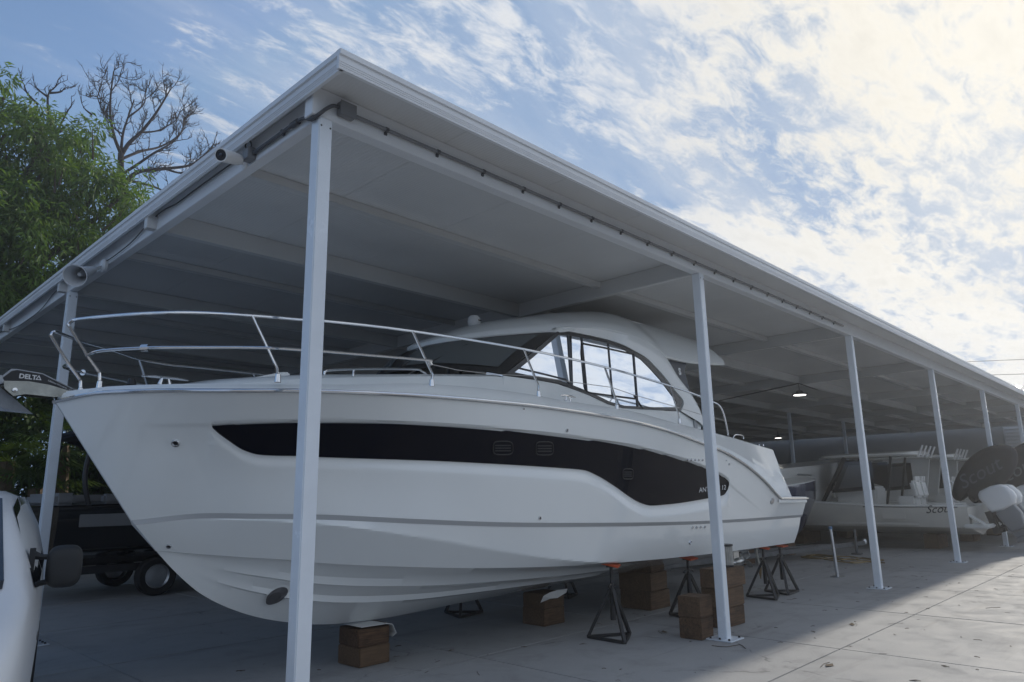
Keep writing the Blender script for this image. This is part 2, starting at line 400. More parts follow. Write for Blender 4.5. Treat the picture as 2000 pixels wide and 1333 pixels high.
# ------------------------------------------------------------ fittings on the shed
GREY = mat('grey_pvc', (.20, .205, .215), .5, var=.1)
DGREY = mat('dark_conduit', (.075, .078, .085), .5)
BLACKP = mat('black_plastic', (.022, .022, .024), .42, var=.15, vscale=8)
CHROME = mat('polished_steel', (.78, .79, .80), .10, 1.0, rvar=.03, vscale=9)
DULLST = mat('brushed_steel', (.55, .56, .57), .32, 1.0, var=.08, vscale=6)
WPLAST = mat('white_plastic', (.76, .76, .75), .4, var=.04)
def fittings():
    c = thing('conduit', (2.6, -.018, 4.25), 'grey electrical conduit clipped along the front beam of the shed', 'conduit')
    zc = 4.262
    MB().tube([(.26, -.018, zc), (9.95, -.018, zc)], .0145, 10).build('pipe', GREY, c, smooth=True)
    for k in range(19):
        x = .55+k*.5
        mb = MB().tube([(x-.012, -.019, zc), (x+.012, -.019, zc)], .0185, 10); mb.box((x, -.004, zc-.026), (.022, .012, .022)); mb.build('clip', DGREY, c)
    jb = thing('junction_box', (.18, -.04, 4.23), 'grey junction box at the corner end of the beam conduit', 'junction box')
    MB().box2((.13, -.055, 4.215), (.255, .001, 4.315)).build('body', GREY, jb, bevel=.006); MB().box2((.127, -.062, 4.212), (.258, -.056, 4.318)).build('lid', GREY, jb, bevel=.002)
    # flexible conduit round the post to the side beam
    pts = smooth_poly([(.14, -.035, 4.265), (.085, -.03, 4.262), (.03, -.022, 4.215), (-.012, -.012, 4.165), (-.03, .07, 4.155), (-.028, .14, 4.19), (-.014, .21, 4.22), (-.012, .30, 4.228)], 6)
    f = thing('flexible_conduit', (0, 0, 4.15), 'dark flexible cable hose looping past the top of the corner post', 'conduit')
    MB().tube(pts, .0135, 10).build('hose', DGREY, f, smooth=True)
    MB().tube([(-.012, .27, 4.226), (-.012, .36, 4.228)], .022, 10).build('coupling', DGREY, f, smooth=True)
    MB().tube([(-.022, .03, 4.158), (-.024, .07, 4.156)], .019, 10).build('coupling', DGREY, f, smooth=True)
    s = thing('side_conduit', (-.01, .8, 4.22), 'short dark conduit on the side beam between camera box and corner post', 'conduit')
    yb = onX(490, 300, -.01)[1]; zb = 4.228
    MB().tube([(-.012, .36, zb), (-.012, yb-.05, zb)], .0145, 10).build('pipe', DGREY, s, smooth=True)
    for y in (.5, .95): MB().box((-.008, y, zb), (.03, .025, .04)).build('clip', DGREY, s)
    b = thing('camera_box', (-.03, yb, 4.2), 'small grey square cable box right of the security camera', 'junction box')
    MB().box2((-.055, yb-.05, zb-.05), (.011, yb+.05, zb+.05)).build('body', GREY, b, bevel=.006)
    MB().tube(smooth_poly([(-.03, yb+.02, zb+.04), (-.035, yb+.05, zb+.09), (-.03, yb+.02, zb+.13), (-.02, yb-.02, zb+.09), (-.02, yb-.01, zb+.04)], 5), .006, 6).build('cable_loop', BLACKP, b, smooth=True)
    # bullet camera
    m0 = Vector((.011, yb+.13, zb-.02)); lens = Vector(onX(431, 303, -.285)); tail = Vector(onX(466, 312, -.09))
    cm = thing('security_camera', m0, 'white bullet security camera with black face on the roof edge', 'camera')
    d = (lens-tail).normalized()
    MB().lathe([(0, 0), (.05, 0), (.05, .012), (.035, .02), (0, .02)], m0, (-1, 0, 0), 20).build('mount', WPLAST, cm, smooth=True)
    MB().tube([m0+Vector((-.01, 0, 0)), m0+Vector((-.05, 0, -.0)), tail+d*.03], .016, 10).build('arm', WPLAST, cm, smooth=True)
    L = (lens-tail).length
    MB().lathe([(0, -.02), (.03, -.02), (.042, .0), (.047, .05), (.05, L*.7), (.05, L), (.043, L-.001)], tail, d, 20).build('body', WPLAST, cm, smooth=True)
    fc = MB().lathe([(.0445, L-.012), (.044, L-.005), (0, L-.005)], tail, d, 20).build('face', BLACKP, cm)
    MB().lathe([(.016, L-.004), (.014, L+.001), (0, L+.003)], tail, d, 14).build('lens', mat('lens_glass', (.02, .02, .03), .05, coat=1), cm)
    # horn
    hm = Vector(onX(207, 520, .011)); mouth = Vector(onX(146, 539, -.40)); back = Vector(onX(176, 530, -.185))
    h = thing('horn_loudspeaker', hm, 'grey white horn loudspeaker beside the rear corner post', 'loudspeaker')
    d = (mouth-back).normalized(); L = (mouth-back).length
    HM = mat('horn_plastic', (.60, .62, .64), .4)
    MB().lathe([(.0, -.09), (.04, -.09), (.04, -.02), (.05, 0), (.07, L*.45), (.095, L*.85), (.115, L), (.108, L), (.085, L*.8), (.05, L*.3), (0, L*.25)], back, d, 26).build('horn', HM, h, smooth=True)
    MB().lathe([(0, L*.75), (.02, L*.72), (.03, L*.4), (.03, L*.24)], back, d, 14).build('driver_cone', HM, h, smooth=True)
    MB().lathe([(0, 0), (.075, 0), (.08, .03), (.06, .05), (0, .05)], hm, (-1, 0, 0), 22).build('mount', HM, h, smooth=True)
    MB().bar(hm+Vector((-.04, 0, -.02)), back-d*.03, .012, .04).build('bracket', HM, h)
    # sagging black cable on the side beam
    px = [(455, 318), (427, 338), (380, 372), (345, 398), (318, 412), (290, 437), (255, 475), (215, 506), (198, 513)]
    pts = smooth_poly([onX(x, y, -.006) for x, y in px], 5)
    cb = thing('side_cable', pts[0], 'thin black cable sagging along the side beam from camera to horn', 'cable')
    MB().tube(pts, .006, 6).build('cable', BLACKP, cb, smooth=True)
    px = [(104, 556), (128, 549)]
    pts = smooth_poly([onX(x, y, -.005) for x, y in [(124, 556), (104, 575), (80, 605), (50, 628), (25, 642), (-20, 655)]], 5)
    cb = thing('side_cable', pts[0], 'thin black cable on the side beam left of the horn', 'cable'); MB().tube(pts, .006, 6).build('cable', BLACKP, cb, smooth=True)
    # pendant lamps
    LED = mat('lamp_lens', (.9, .9, .9), .3, emit=((1, .98, .92), 3.0))
    def lamp(p, lab):
        l = thing('pendant_lamp', p, lab, 'lamp', 'round lamps under the shed roof')
        MB().lathe([(0, .0), (.17, .0), (.18, .012), (.175, .035), (.09, .05), (.075, .10), (.03, .12), (.012, .13), (.012, .30), (0, .30)], p, n=24).build('housing', DGREY, l, smooth=True)
        MB().lathe([(0, -.006), (.145, -.006), (.15, .001)], p, n=24).build('lens', LED, l)
    p1 = onZ(1562, 772, 3.86); lamp(p1, 'round pendant lamp lit under the shed roof right of the second post')
    p2 = onZ(1520, 856, 3.86); lamp(p2, 'small distant lit lamp seen above the yacht stern')
    a = onZ(1597, 762, 4.15); bb = onZ(1405, 783, 4.10)
    k = thing('lamp_cable', a, 'dark cable run feeding the pendant lamp under the roof', 'cable'); MB().tube([a, p1+np.array([0, 0, .29]), bb], .016, 6).build('cable', DGREY, k)
fittings()
# ------------------------------------------------------------ the motor yacht
YC = 2.26
GEL = mat('white_gelcoat', (.85, .875, .865), .13, var=.015, vscale=1.0, coat=.6, spec=.5, bump=.015, bscale=3)
LEDGE_SHADE = mat('ledge_shade_grey', (.52, .53, .535), .2, coat=.4)
DECKM = mat('deck_gelcoat', (.84, .865, .855), .2, var=.02, vscale=2, coat=.4)
def tinted(name, col, rough=.03, coat=1.0):
    return mat(name, col, rough, coat=coat, spec=.8)
HGLASS = mat('hull_glass', (.003, .004, .010), .05, spec=.10, coat=0.)
BGLASS = tinted('black_glass', (.012, .013, .015), .06)
def pane_mat():
    m = bpy.data.materials.new('cabin_glass'); m.use_nodes = True; t = NT(m.node_tree); t.n.clear()
    out = t.new('ShaderNodeOutputMaterial'); gl = t.new('ShaderNodeBsdfGlossy'); gl.inputs['Roughness'].default_value = .012; gl.inputs['Color'].default_value = (.86, .92, 1, 1)
    tr = t.new('ShaderNodeBsdfTransparent'); tr.inputs['Color'].default_value = (.42, .46, .50, 1)
    fr = t.new('ShaderNodeFresnel'); fr.inputs['IOR'].default_value = 1.9
    mx = t.new('ShaderNodeMixShader'); t.link(t.math('MULTIPLY_ADD', fr.outputs[0], 1.3, .20, clamp=True), mx.inputs[0]); t.link(tr.outputs[0], mx.inputs[1]); t.link(gl.outputs[0], mx.inputs[2]); t.link(mx.outputs[0], out.inputs[0])
    return m
PANE = pane_mat()
def line3(px, hb):
    """pixels along a fore-and-aft line -> points with Y = YC - hb(X)"""
    out = []
    for x, y in px:
        X = onY(x, y, YC-.8)[0]
        for _ in range(80):
            X = .5*X+.5*onY(x, y, YC-hb(X))[0]
        p = onY(x, y, YC-hb(X)); out.append(p)
    return out
hb_sheer = interp([-.84, -.78, -.65, -.45, -.2, .1, .6, 1.2, 2.2, 3.5, 5, 8, 10], [.015, .16, .40, .66, .95, 1.20, 1.40, 1.51, 1.61, 1.66, 1.68, 1.65, 1.60])
hb_knuc = interp([-.22, -.1, .2, .6, 1.2, 2.0, 3.0, 4.2, 5.5, 8, 10], [.015, .13, .38, .68, 1.02, 1.30, 1.46, 1.52, 1.54, 1.53, 1.50])
hb_chine = interp([-.01, .3, .8, 1.5, 2.3, 3.2, 4.2, 5.5, 8, 9.6], [.012, .20, .52, .86, 1.10, 1.25, 1.34, 1.38, 1.38, 1.36])
px_sheer = [(200, 767.5), (282, 764.5), (452, 763.8), (587, 763.8), (640, 765.5), (850, 776), (1025, 791.5), (1119, 804), (1216, 820.5), (1299, 841), (1371, 867), (1403, 879), (1450, 906), (1486, 935), (1522, 974)]
px_knuc = [(400, 1003), (500, 1004), (621, 1005.5), (810, 1014), (985, 1020.5), (1150, 1021.5), (1300, 1020), (1381, 1017.5), (1480, 1012), (1562, 1006)]
px_chine = [(420, 1085), (500, 1090), (565, 1094), (617, 1099.5), (775, 1107), (950, 1110), (1125, 1105), (1212, 1099), (1388, 1082), (1496, 1068), (1552, 1060)]
px_keel = [(107, 786), (136, 834), (186, 919), (254, 1015), (305, 1077), (350, 1125), (395, 1162), (452, 1190), (508, 1207), (559, 1215.5), (614, 1220), (670, 1217.8), (757, 1206.5), (845, 1189), (950, 1168)]
stem = [onY(x, y, YC) for x, y in px_keel]
def zcurve(pts, first, X1=None, zend=None):
    P = [first]+[(p[0], p[2]) for p in pts]
    P = sorted(P); xs = [p[0] for p in P]; zs = [p[1] for p in P]
    return interp(xs, zs), xs[-1]
zs_sheer, xe_sheer = zcurve(line3(px_sheer, hb_sheer), (-.84, 2.345))
zs_knuc, xe_knuc = zcurve(line3(px_knuc, hb_knuc), (-.22, 1.437))
zs_chine, xe_chine = zcurve(line3(px_chine, hb_chine), (-.01, 1.19))
z_keel = interp([p[0] for p in stem]+[5.5, 9.3], [p[2] for p in stem]+[.43, .47])
XT = 9.28                      # transom at the chine
plat_end = onY(1576, 974, YC-1.6)
XP = float(plat_end[0])        # aft end of the bathing platform
ZP = zs_sheer(xe_sheer)
def sheer_pt(X):
    if X <= xe_sheer: return np.array([X, YC-hb_sheer(X), zs_sheer(X)])
    t = (X-xe_sheer)/(XP-xe_sheer); return np.array([X, YC-hb_sheer(X)+.02*t, ZP+(plat_end[2]-ZP)*t])
def rows_between(A, B, bulge, n, m):
    """A(t), B(t) curves -> grid rows; bulge(t,s) sideways offset"""
    R = []
    for i in range(m+1):
        t = (i/m)**1.35; a, b = A(t), B(t); row = []
        for k in range(n+1):
            s = k/n; p = a*(1-s)+b*s; p = p.copy(); p[1] -= bulge(t, s); row.append(p)
        R.append(row)
    return R
def ct(x0, x1, f): return lambda t: f(x0+(x1-x0)*t)
A_sheer = ct(-.84, XP, sheer_pt)
A_knuc = ct(-.22, 9.36, lambda X: np.array([X, YC-hb_knuc(X), zs_knuc(X)]))
A_knuc2 = ct(-.195, 9.345, lambda X: np.array([X, YC-max(hb_knuc(X)-.030*min(1, (X+.2)/.5), .012), zs_knuc(X)-.040]))
A_chine = ct(-.01, XT, lambda X: np.array([X, YC-hb_chine(X), zs_chine(X)]))
A_keel = ct(-.01, XT-.05, lambda X: np.array([X, YC-.0, z_keel(X)]))
win_top = interp([414, 500, 585, 629, 740, 850, 950, 1025, 1110, 1200, 1250, 1306, 1378, 1419, 1424], [829.5, 826, 824.5, 824.4, 826, 831, 838, 845, 854.5, 867, 876.5, 891, 915, 936, 943])
win_bot = interp([414, 430, 446, 480, 508, 540, 576, 629, 850, 1000, 1090, 1140, 1166, 1202, 1230, 1252, 1270, 1306, 1378, 1412, 1421, 1424], [830, 845, 857, 879, 887, 889, 889.5, 892, 900, 908, 914, 918.5, 929, 951, 971, 983, 987.5, 985, 974, 967, 955, 944])
def sstep(a, b, x): t = min(max((x-a)/(b-a), 0), 1); return t*t*(3-2*t)
def recess(p):
    """depth of the sculpted pocket round the hull window"""
    x, y = proj(p)
    if x < 200 or x > 1500: return 0.
    if x < 414:
        return .018*sstep(215, 410, x)*(sstep(-1, 4, y-829.5-(414-x)*.014))*(1-sstep(0, 60, y-850-(414-x)*.1))
    if x > 1424:
        yy = 944+(x-1424)*.85
        return .012*sstep(1500, 1424, x)*sstep(-1, 4, y-yy)*(1-sstep(10, 70, y-yy))
    t, b = win_top(x), win_bot(x)
    up = sstep(-5, -1, y-t); dn = 1-sstep(4, 26, y-b)
    return .030*up*dn
def build_hull(B):
    NX, m1 = 380, 72
    flare = lambda t, s: -(.16*math.exp(-((t-.13)/.12)**2))*math.sin(math.pi*s)*min(1, t*18)
    R1 = rows_between(A_sheer, A_knuc, flare, m1, NX)
    for r in R1:
        for p in r:
            d = recess(p)
            if d: p[1] += d
    def fold(t, s):
        X = -.1+9.4*t; sc = sstep(.2, 4.6, X)*.98+.01; on = sstep(.1, 1.2, X)*(1-sstep(3.8, 4.7, X))
        return .015*math.sin(math.pi*s)*min(1, t*6)+.055*on*min(s/sc, (1-s)/(1-sc))-.02*on*math.sin(math.pi*s)
    R2 = rows_between(A_knuc2, A_chine, fold, 24, NX)
    band = [[a[-1], b[0]] for a, b in zip(R1, R2)]
    # bottom with two spray strakes: s runs from chine to keel
    strk = [(.05, .0), (.30, .035), (.335, .0), (.58, .035), (.615, .0)]
    R3 = []
    for i in range(NX+1):
        t = (i/NX)**1.35; a, b = A_chine(t), A_keel(t); row = [a.copy()]
        fl = a.copy(); fl[1] += min(.11, .35*hb_chine(a[0])); fl[2] -= .005; row.append(fl)
        on = sstep(.03, .14, t)*(1-sstep(.52, .62, t))
        for s in (.12, .2, .30, .335, .42, .5, .58, .615, .7, .8, .9, 1.0):
            p = fl*(1-s)+b*s
            p[2] += -.05*math.sin(math.pi*s)*math.exp(-((t-.12)/.2)**2)*0 + .0
            for s0, w in ((.30, .335), (.58, .615)):
                if abs(s-s0) < 1e-6: p[1] -= .045*on; p[2] -= .012*on
            row.append(p)
        R3.append(row)
    mb = MB()
    for R in (R1, band, R2, R3):
        mb.grid(R)
        mb.grid([[np.array([p[0], 2*YC-p[1], p[2]]) for p in r] for r in R], flip=True)
    for R in (R1, band, R2): mb.grid([[p, np.array([p[0]-.0, 2*YC-p[1], p[2]])] for p in R[0]])
    # transom
    e = [R1[-1][0], R1[-1][-1], R2[-1][0], R2[-1][-1]]+R3[-1][1:]
    far = [np.array([p[0], 2*YC-p[1], p[2]]) for p in e]
    rows = [[a, f] for a, f in zip(e, far)]
    mb.grid(rows, flip=True)
    o = mb.build('hull', GEL, B, smooth=True, angle=24)
    recalc(o); o.data.polygons.foreach_set('use_smooth', [True]*len(o.data.polygons)); o.data.set_sharp_from_angle(angle=RADS(24))
    # grey band on the ledge, its shade put into the colour
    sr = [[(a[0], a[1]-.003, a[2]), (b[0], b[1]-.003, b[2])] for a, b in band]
    st = MB().grid(sr); st.grid([[(p[0], 2*YC-p[1], p[2]) for p in r] for r in sr], flip=True); st.build('ledge_shade_band', LEDGE_SHADE, o)
    return o, R1, R2, R3
def mirror_mesh(o, name=None):
    """port-side copy of a part: mirrored geometry across the centreline"""
    me = o.data.copy()
    for v in me.vertices: v.co.y = -v.co.y
    me.flip_normals()
    c = bpy.data.objects.new(name or o.name.split('.')[0], me); COL.objects.link(c); c.parent = o.parent
    base = world_loc(o.parent) if o.parent else Vector((0, 0, 0))
    w = world_loc(o); c.location = Vector((w.x, 2*YC-w.y, w.z))-base
    for ch in o.children:
        m2 = ch.data.copy()
        for v in m2.vertices: v.co.y = -v.co.y
        m2.flip_normals(); k = bpy.data.objects.new(ch.name.split('.')[0], m2); COL.objects.link(k); k.parent = c; k.location = (ch.location.x, -ch.location.y, ch.location.z)
    return c
def yacht():
    B = thing('motor_yacht', (4.2, YC, .40), 'large white motor yacht with dark hull windows propped on stands under the shed', 'yacht')
    hull, R1, R2, R3 = build_hull(B)
    w = world_loc(hull)
    bvh = BVHTree.FromPolygons([v.co+w for v in hull.data.vertices], [tuple(p.vertices) for p in hull.data.polygons])
    def hit(x, y):
        c, d = ray(x, y); h = bvh.ray_cast(Vector(c), Vector(d)); return h[0], (h[1] if h[1].dot(Vector(d)) < 0 else -h[1])
    # hull window
    cols = np.concatenate([np.linspace(414.5, 470, 14), np.linspace(476, 1390, 130), np.linspace(1396, 1423.5, 10)])
    outer = []; 
    for x in cols:
        t, b = win_top(x), win_bot(x); r = []
        for k in range(13):
            p, n = hit(x, t+(b-t)*k/12); r.append(p+n*.012)
        outer.append(r)
    inner = [[p+Vector((0, .03, 0)) for p in r] for r in outer]
    mb = MB().grid(outer); m = len(outer[0])
    ring = [r[0] for r in outer]+outer[-1][1:]+[r[-1] for r in outer[-2::-1]]+outer[0][-2:0:-1]
    ringi = [p+Vector((0, .03, 0)) for p in ring]
    mb.add(ring+ringi, [(i, (i+1) % len(ring), (i+1) % len(ring)+len(ring), i+len(ring)) for i in range(len(ring))])
    hw = mb.build('hull_window', HGLASS, B); recalc(hw)
    hw.data.polygons.foreach_set('use_smooth', [True]*len(hw.data.polygons)); hw.data.set_sharp_from_angle(angle=RADS(30))
    mirror_mesh(hw)
    # portholes set into the dark glass
    FR = mat('porthole_frame', (.014, .0145, .017), .35)
    def onhull(x, y, off): p, n = hit(x, y); return p+n*off, n
    for (cx, cy, wx, wy) in ((980, 875, 19, 13), (1061, 876, 17, 13), (1224, 926, 10, 10)):
        ring = []
        for k in range(24):
            a = 2*math.pi*k/24; sx = math.copysign(abs(math.cos(a))**.5, math.cos(a)); sy = math.copysign(abs(math.sin(a))**.5, math.sin(a))
            q, _ = onhull(cx+wx*sx, cy+wy*sy, .018); ring.append(q)
        f = MB().tube(ring+[ring[0]], .006, 6, caps=False).build('porthole', FR, hw, smooth=True)
        for k in (-.4, 0, .4):
            a, _ = onhull(cx-wx*.8, cy+wy*k, .018); b_, _ = onhull(cx+wx*.8, cy+wy*k, .018); 
            MB().bar(a, b_, .006, .01).build('slat', FR, hw)
    # lettering ANTARES 12 on the glass
    a, n = onhull(1363, 962, .0165); e, _ = onhull(1415.5, 956, .0165)
    xax = (e-a); L = xax.length; xax.normalize(); yax = n.cross(xax).normalized()
    if yax.z < 0: yax = -yax
    M = Matrix.Translation(a) @ Matrix((xax, yax, xax.cross(yax))).transposed().to_4x4()
    tm = text_mesh('lettering', 'ANTARES 12', .088, M, mat('letter_silver', (.72, .73, .75), .4), hw, extrude=.001, fit=L)
    # deck ------------------------------------------------------------------
    hb_cap = lambda X: max(hb_sheer(X)-.09-.10*sstep(5.5, 8, X), .01) if X > -.6 else hb_sheer(X)*.72
    px_cap = [(200, 757), (282, 752), (452, 750), (640, 751), (850, 751), (955, 760), (1025, 769), (1097, 782), (1216, 800), (1324, 828), (1396, 846), (1430, 855), (1507, 878)]
    cap = line3(px_cap, hb_cap); z_cap = interp([-.84]+[p[0] for p in cap], [2.40]+[p[2] for p in cap]); XA = cap[-1][0]
    hb_coach = interp([-.9, -.2, .4, 1., 2., 3., 9], [.10, .35, .68, .92, 1.12, 1.16, 1.16])
    px_co = [(463, 744), (587, 734), (780, 730), (916, 730), (983, 732)]
    co = line3(px_co, hb_coach); z_co = interp([-.8, -.1]+[p[0] for p in co]+[9], [2.36, 2.46]+[p[2] for p in co]+[co[-1][2]])
    rows = []
    N = 150
    for i in range(N+1):
        X = -.835+(XA+.835)*(i/N)**1.2
        hs, hc = hb_sheer(X), hb_cap(X); zs, zc = zs_sheer(X), z_cap(X); k = min(1, (X+.84)/.8)
        hk = min(hb_coach(X), hc*.8); zk = z_co(min(X, 3.2))-1.2*sstep(5.9, 6.4, X)
        inner = hc-.08*k; zd = zc-.10*k if X > 0 else zc-.02*k
        mid = hs*.55+hc*.45
        prof = [(hs, zs+.004), (hs+.004, zs+.03*(zc-zs)/.12), (mid+.015, zs+.55*(zc-zs)), (hc+.02, zc-.012), (hc, zc), (inner, zc), (inner-.02*k, zd), (max(hk+.06*k, 0), zd+.0), (hk, zk-.03 if zk-.03 > zd else zd+.01), (hk*.94, max(zk, zd+.012)), (hk*.7, max(zk+.035, zd+.013)), (hk*.35, max(zk+.06, zd+.014)), (0, max(zk+.065, zd+.015))]
        near = [(X, YC-max(h, 0), z) for h, z in prof]; far = [(X, YC+max(h, 0), z) for h, z in prof[-2::-1]]
        rows.append(near+far)
    dk = MB().grid(rows)
    # aft end of the coaming: sloping face down to the platform
    end = rows[-1]; n_ = len(end)
    foot = [(XA+.35*min(1, (p[2]-ZP)/.6)+.02, p[1], ZP+.012) for p in end]
    dk.grid([end, foot])
    deck = dk.build('deck', DECKM, B, smooth=True, angle=30); recalc(deck); deck.data.polygons.foreach_set('use_smooth', [True]*len(deck.data.polygons)); deck.data.set_sharp_from_angle(angle=RADS(28))
    # bathing platform
    rows = []
    for i in range(16):
        X = xe_sheer-.02+(XP-xe_sheer+.02)*i/15; p = sheer_pt(max(X, xe_sheer)); h = YC-p[1]
        rows.append([(X, YC-h*s, p[2]+.028) for s in np.linspace(1, -1, 9)])
    pl = MB().grid(rows); lo = [(r[0][0], r[0][1], r[0][2]-.10) for r in rows]
    edge = [r[0] for r in rows]+list(rows[-1][1:])+[r[-1] for r in rows[-2::-1]]
    pl.grid([edge, [(p[0], p[1], p[2]-.09) for p in edge]])
    pm = pl.build('bathing_platform', DECKM, B); recalc(pm)
    # rubbing strake with steel strip
    pts = [sheer_pt(X) for X in np.concatenate([np.linspace(-.84, 0, 26), np.linspace(.06, XP, 110)])]
    for side in (1, -1):
        P = [Vector((p[0], YC+(p[1]-YC)*side, p[2])) + Vector((0, -.010*side, 0)) for p in pts]
        st = MB().tube(P, .016, 8).build('rub_rail', mat('rubber_grey', (.45, .46, .47), .45), B, smooth=True)
        MB().tube([p+Vector((0, -.012*side, .002)) for p in P], .0135, 8).build('steel_strip', CHROME, st, smooth=True)
    # hull fittings
    def fitting(name, x, y, r, proud=.012, hole=True, m=CHROME, ov=1.0):
        p, n = hit(x, y)
        o = MB().lathe([(r*.45, proud*.2), (r*.6, proud), (r*.85, proud), (r, proud*.3), (r*1.02, -.004)], p, n, 18).build(name, m, hull, smooth=True)
        if hole: MB().lathe([(0, proud*.25), (r*.55, proud*.3), (r*.6, proud*.5)], p, n, 14).build('fitting_hole', BLACKP, hull)
    fitting('hull_fitting', 343, 866, .034); fitting('hull_fitting', 330, 1067, .022)
    for x, y, r in ((1107, 841, .02), (1054, 1012, .022), (1348, 1060, .028), (1424, 907, .018), (1418, 900, .010), (1022, 799, .010)): fitting('hull_fitting', x, y, r)
    for k in range(5): fitting('hull_fitting', 1343+k*7.2, 898+k*.2, .016, hole=k > 1)
    for k in range(4): fitting('hull_fitting', 1352+k*7.9, 1030.5-k*.3, .018, .018, hole=False)
    p, n = hit(1508, 979); MB().lathe([(.0, .012), (.03, .014), (.045, .01), (.05, -.003)], p, n, 20).build('shore_inlet', DULLST, hull, smooth=True)
    # bow thruster: dished ring and a dark disc painted as the tunnel's shade
    c0, n0 = hit(541, 1163); ring = []; ring2 = []
    for k in range(32):
        a = 2*math.pi*k/32; ex, ey = 27*math.cos(a), 14*math.sin(a); rr = RADS(-33)
        q, n = hit(541+ex*math.cos(rr)-ey*math.sin(rr), 1163+ex*math.sin(rr)+ey*math.cos(rr)); ring.append(q+n*.006); ring2.append(q+n*.006)
    cen = sum(ring, Vector())/32; mbt = MB()
    o2 = [cen+(q-cen)*1.10-n0*.004 for q in ring]; i2 = [cen+(q-cen)*.9-n0*.0 for q in ring]
    mbt.grid([o2+[o2[0]], ring+[ring[0]], i2+[i2[0]]]); mbt.build('thruster_lip', GEL, hull, smooth=True)
    inn = [q+n0*.0005 for q in i2]
    back = [cen+(q-cen)*.55+n0*.0008+Vector((.05, 0, .02)) for q in i2]
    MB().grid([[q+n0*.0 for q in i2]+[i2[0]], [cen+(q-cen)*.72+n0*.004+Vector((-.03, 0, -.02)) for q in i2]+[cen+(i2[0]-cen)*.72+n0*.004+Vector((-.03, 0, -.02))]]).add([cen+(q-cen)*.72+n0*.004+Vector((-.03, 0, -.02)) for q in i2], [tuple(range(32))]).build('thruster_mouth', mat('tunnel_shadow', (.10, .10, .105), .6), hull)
    # superstructure -------------------------------------------------------
    kc = .10
    def cab(x, y, off=0.):
        """pixel -> cabin side plane  Y = 1.08 + (Z-2.65)*kc"""
        c, d = ray(x, y); # (c+d t).y - 1.08 - kc((c+dt).z-2.65)=0
        t = (1.08-c[1]+kc*(c[2]-2.65)+off)/(d[1]-kc*d[2]); return Vector(c+d*t)
    nrm = Vector((0, -1, kc)).normalized()
    def panel(name, px, material, par, off=0., thick=.02, mir=True, smooth_n=0):
        P = [cab(x, y)+nrm*off for x, y in px]
        if smooth_n: P = smooth_poly(P, smooth_n, True)
        o = MB().prism(P, -nrm*thick).build(name, material, par); recalc(o)
        return o, (mirror_mesh(o) if mir else None)
    frame_px = [(985, 732), (1030, 696), (1091, 645.5), (1112.6, 650), (1157.5, 659), (1190, 667), (1216, 676), (1235.5, 686), (1257, 699), (1274.5, 717), (1294, 738), (1313.5, 763.5), (1330.5, 785), (1326, 803), (1274.5, 801), (1216, 797.7), (1187, 790), (1150, 772), (1128, 763.5), (1089, 749.5), (1060, 744), (1020, 738)]
    # side window frame as an annulus: black surround with panes of glass
    inner_px = [(1004, 728), (1040, 699), (1090, 655), (1110, 656), (1156, 664), (1188, 672), (1212, 681), (1231, 691), (1251, 703), (1268, 720), (1288, 742), (1306, 766), (1321, 786), (1319, 796), (1274, 796), (1218, 793), (1189, 785), (1153, 767), (1130, 758), (1090, 743), (1062, 738), (1028, 733)]
    A = [cab(*p)+nrm*.012 for p in frame_px]; I = [cab(*p)+nrm*.012 for p in inner_px]; nF = len(A)
    fr = MB(); Ab = [p-nrm*.05 for p in A]; Ib = [p-nrm*.05 for p in I]
    fr.add(A+I+Ab+Ib, [(i, (i+1) % nF, (i+1) % nF+nF, i+nF) for i in range(nF)]+[(i, i+2*nF, (i+1) % nF+2*nF, (i+1) % nF) for i in range(nF)]+[(i+nF, (i+1) % nF+nF, (i+1) % nF+3*nF, i+3*nF) for i in range(nF)])
    fo = fr.build('window_frame', mat('window_black', (.018, .019, .021), .3, coat=.3), B); recalc(fo)
    panes = [[(1004, 728), (1040, 699), (1090, 655), (1107, 656), (1113, 751), (1090, 743), (1062, 738), (1028, 733)],
             [(1116, 657), (1133, 660), (1143, 764), (1130, 758), (1119, 753)],
             [(1137, 661), (1156, 664), (1185, 671), (1195, 776), (1189, 785), (1153, 767), (1146, 764)],
             [(1188, 672), (1212, 681), (1231, 691), (1235, 693), (1243, 794), (1218, 793), (1192, 786), (1197, 777)],
             [(1238, 695), (1251, 703), (1268, 720), (1288, 742), (1306, 766), (1321, 786), (1319, 796), (1274, 796), (1246, 794)]]
    for p in panes: MB().prism([cab(*q)+nrm*.004 for q in p], -nrm*.006).build('window_pane', PANE, fo)
    # mullions between panes and the sliding window's own frame
    def strip(px, w, m, par, off=.010):
        P = [cab(*q)+nrm*off for q in px]
        return MB().tube(P, w, 6).build('mullion', m, par, smooth=True)
    BLK = MATS['window_black']; GRYF = mat('mullion_grey', (.10, .105, .115), .4)
    for px, w in (([(1108.5, 655), (1115, 752)], .012), ([(1135, 660), (1145, 765)], .012), ([(1187, 672), (1196, 778)], .010), ([(1236.5, 694), (1244.5, 795)], .014)): strip(px, w, GRYF, fo)
    strip([(1136, 670), (1139, 672), (1180, 680), (1236, 692.5)], .010, BLK, fo); strip([(1136, 670), (1135, 690), (1141, 755), (1144, 765), (1150, 768), (1196, 774), (1244, 780)], .011, BLK, fo)
    strip([(1010, 719), (1060, 731), (1104, 742), (1118, 757)], .009, GRYF, fo); strip([(1238, 773), (1254, 799)], .010, BLK, fo)
    # blinds drawn behind the panes
    BL1 = mat('blind_pale', (.50, .52, .55), .8, var=.06, vscale=14); BL2 = mat('blind_grey', (.22, .23, .24), .8)
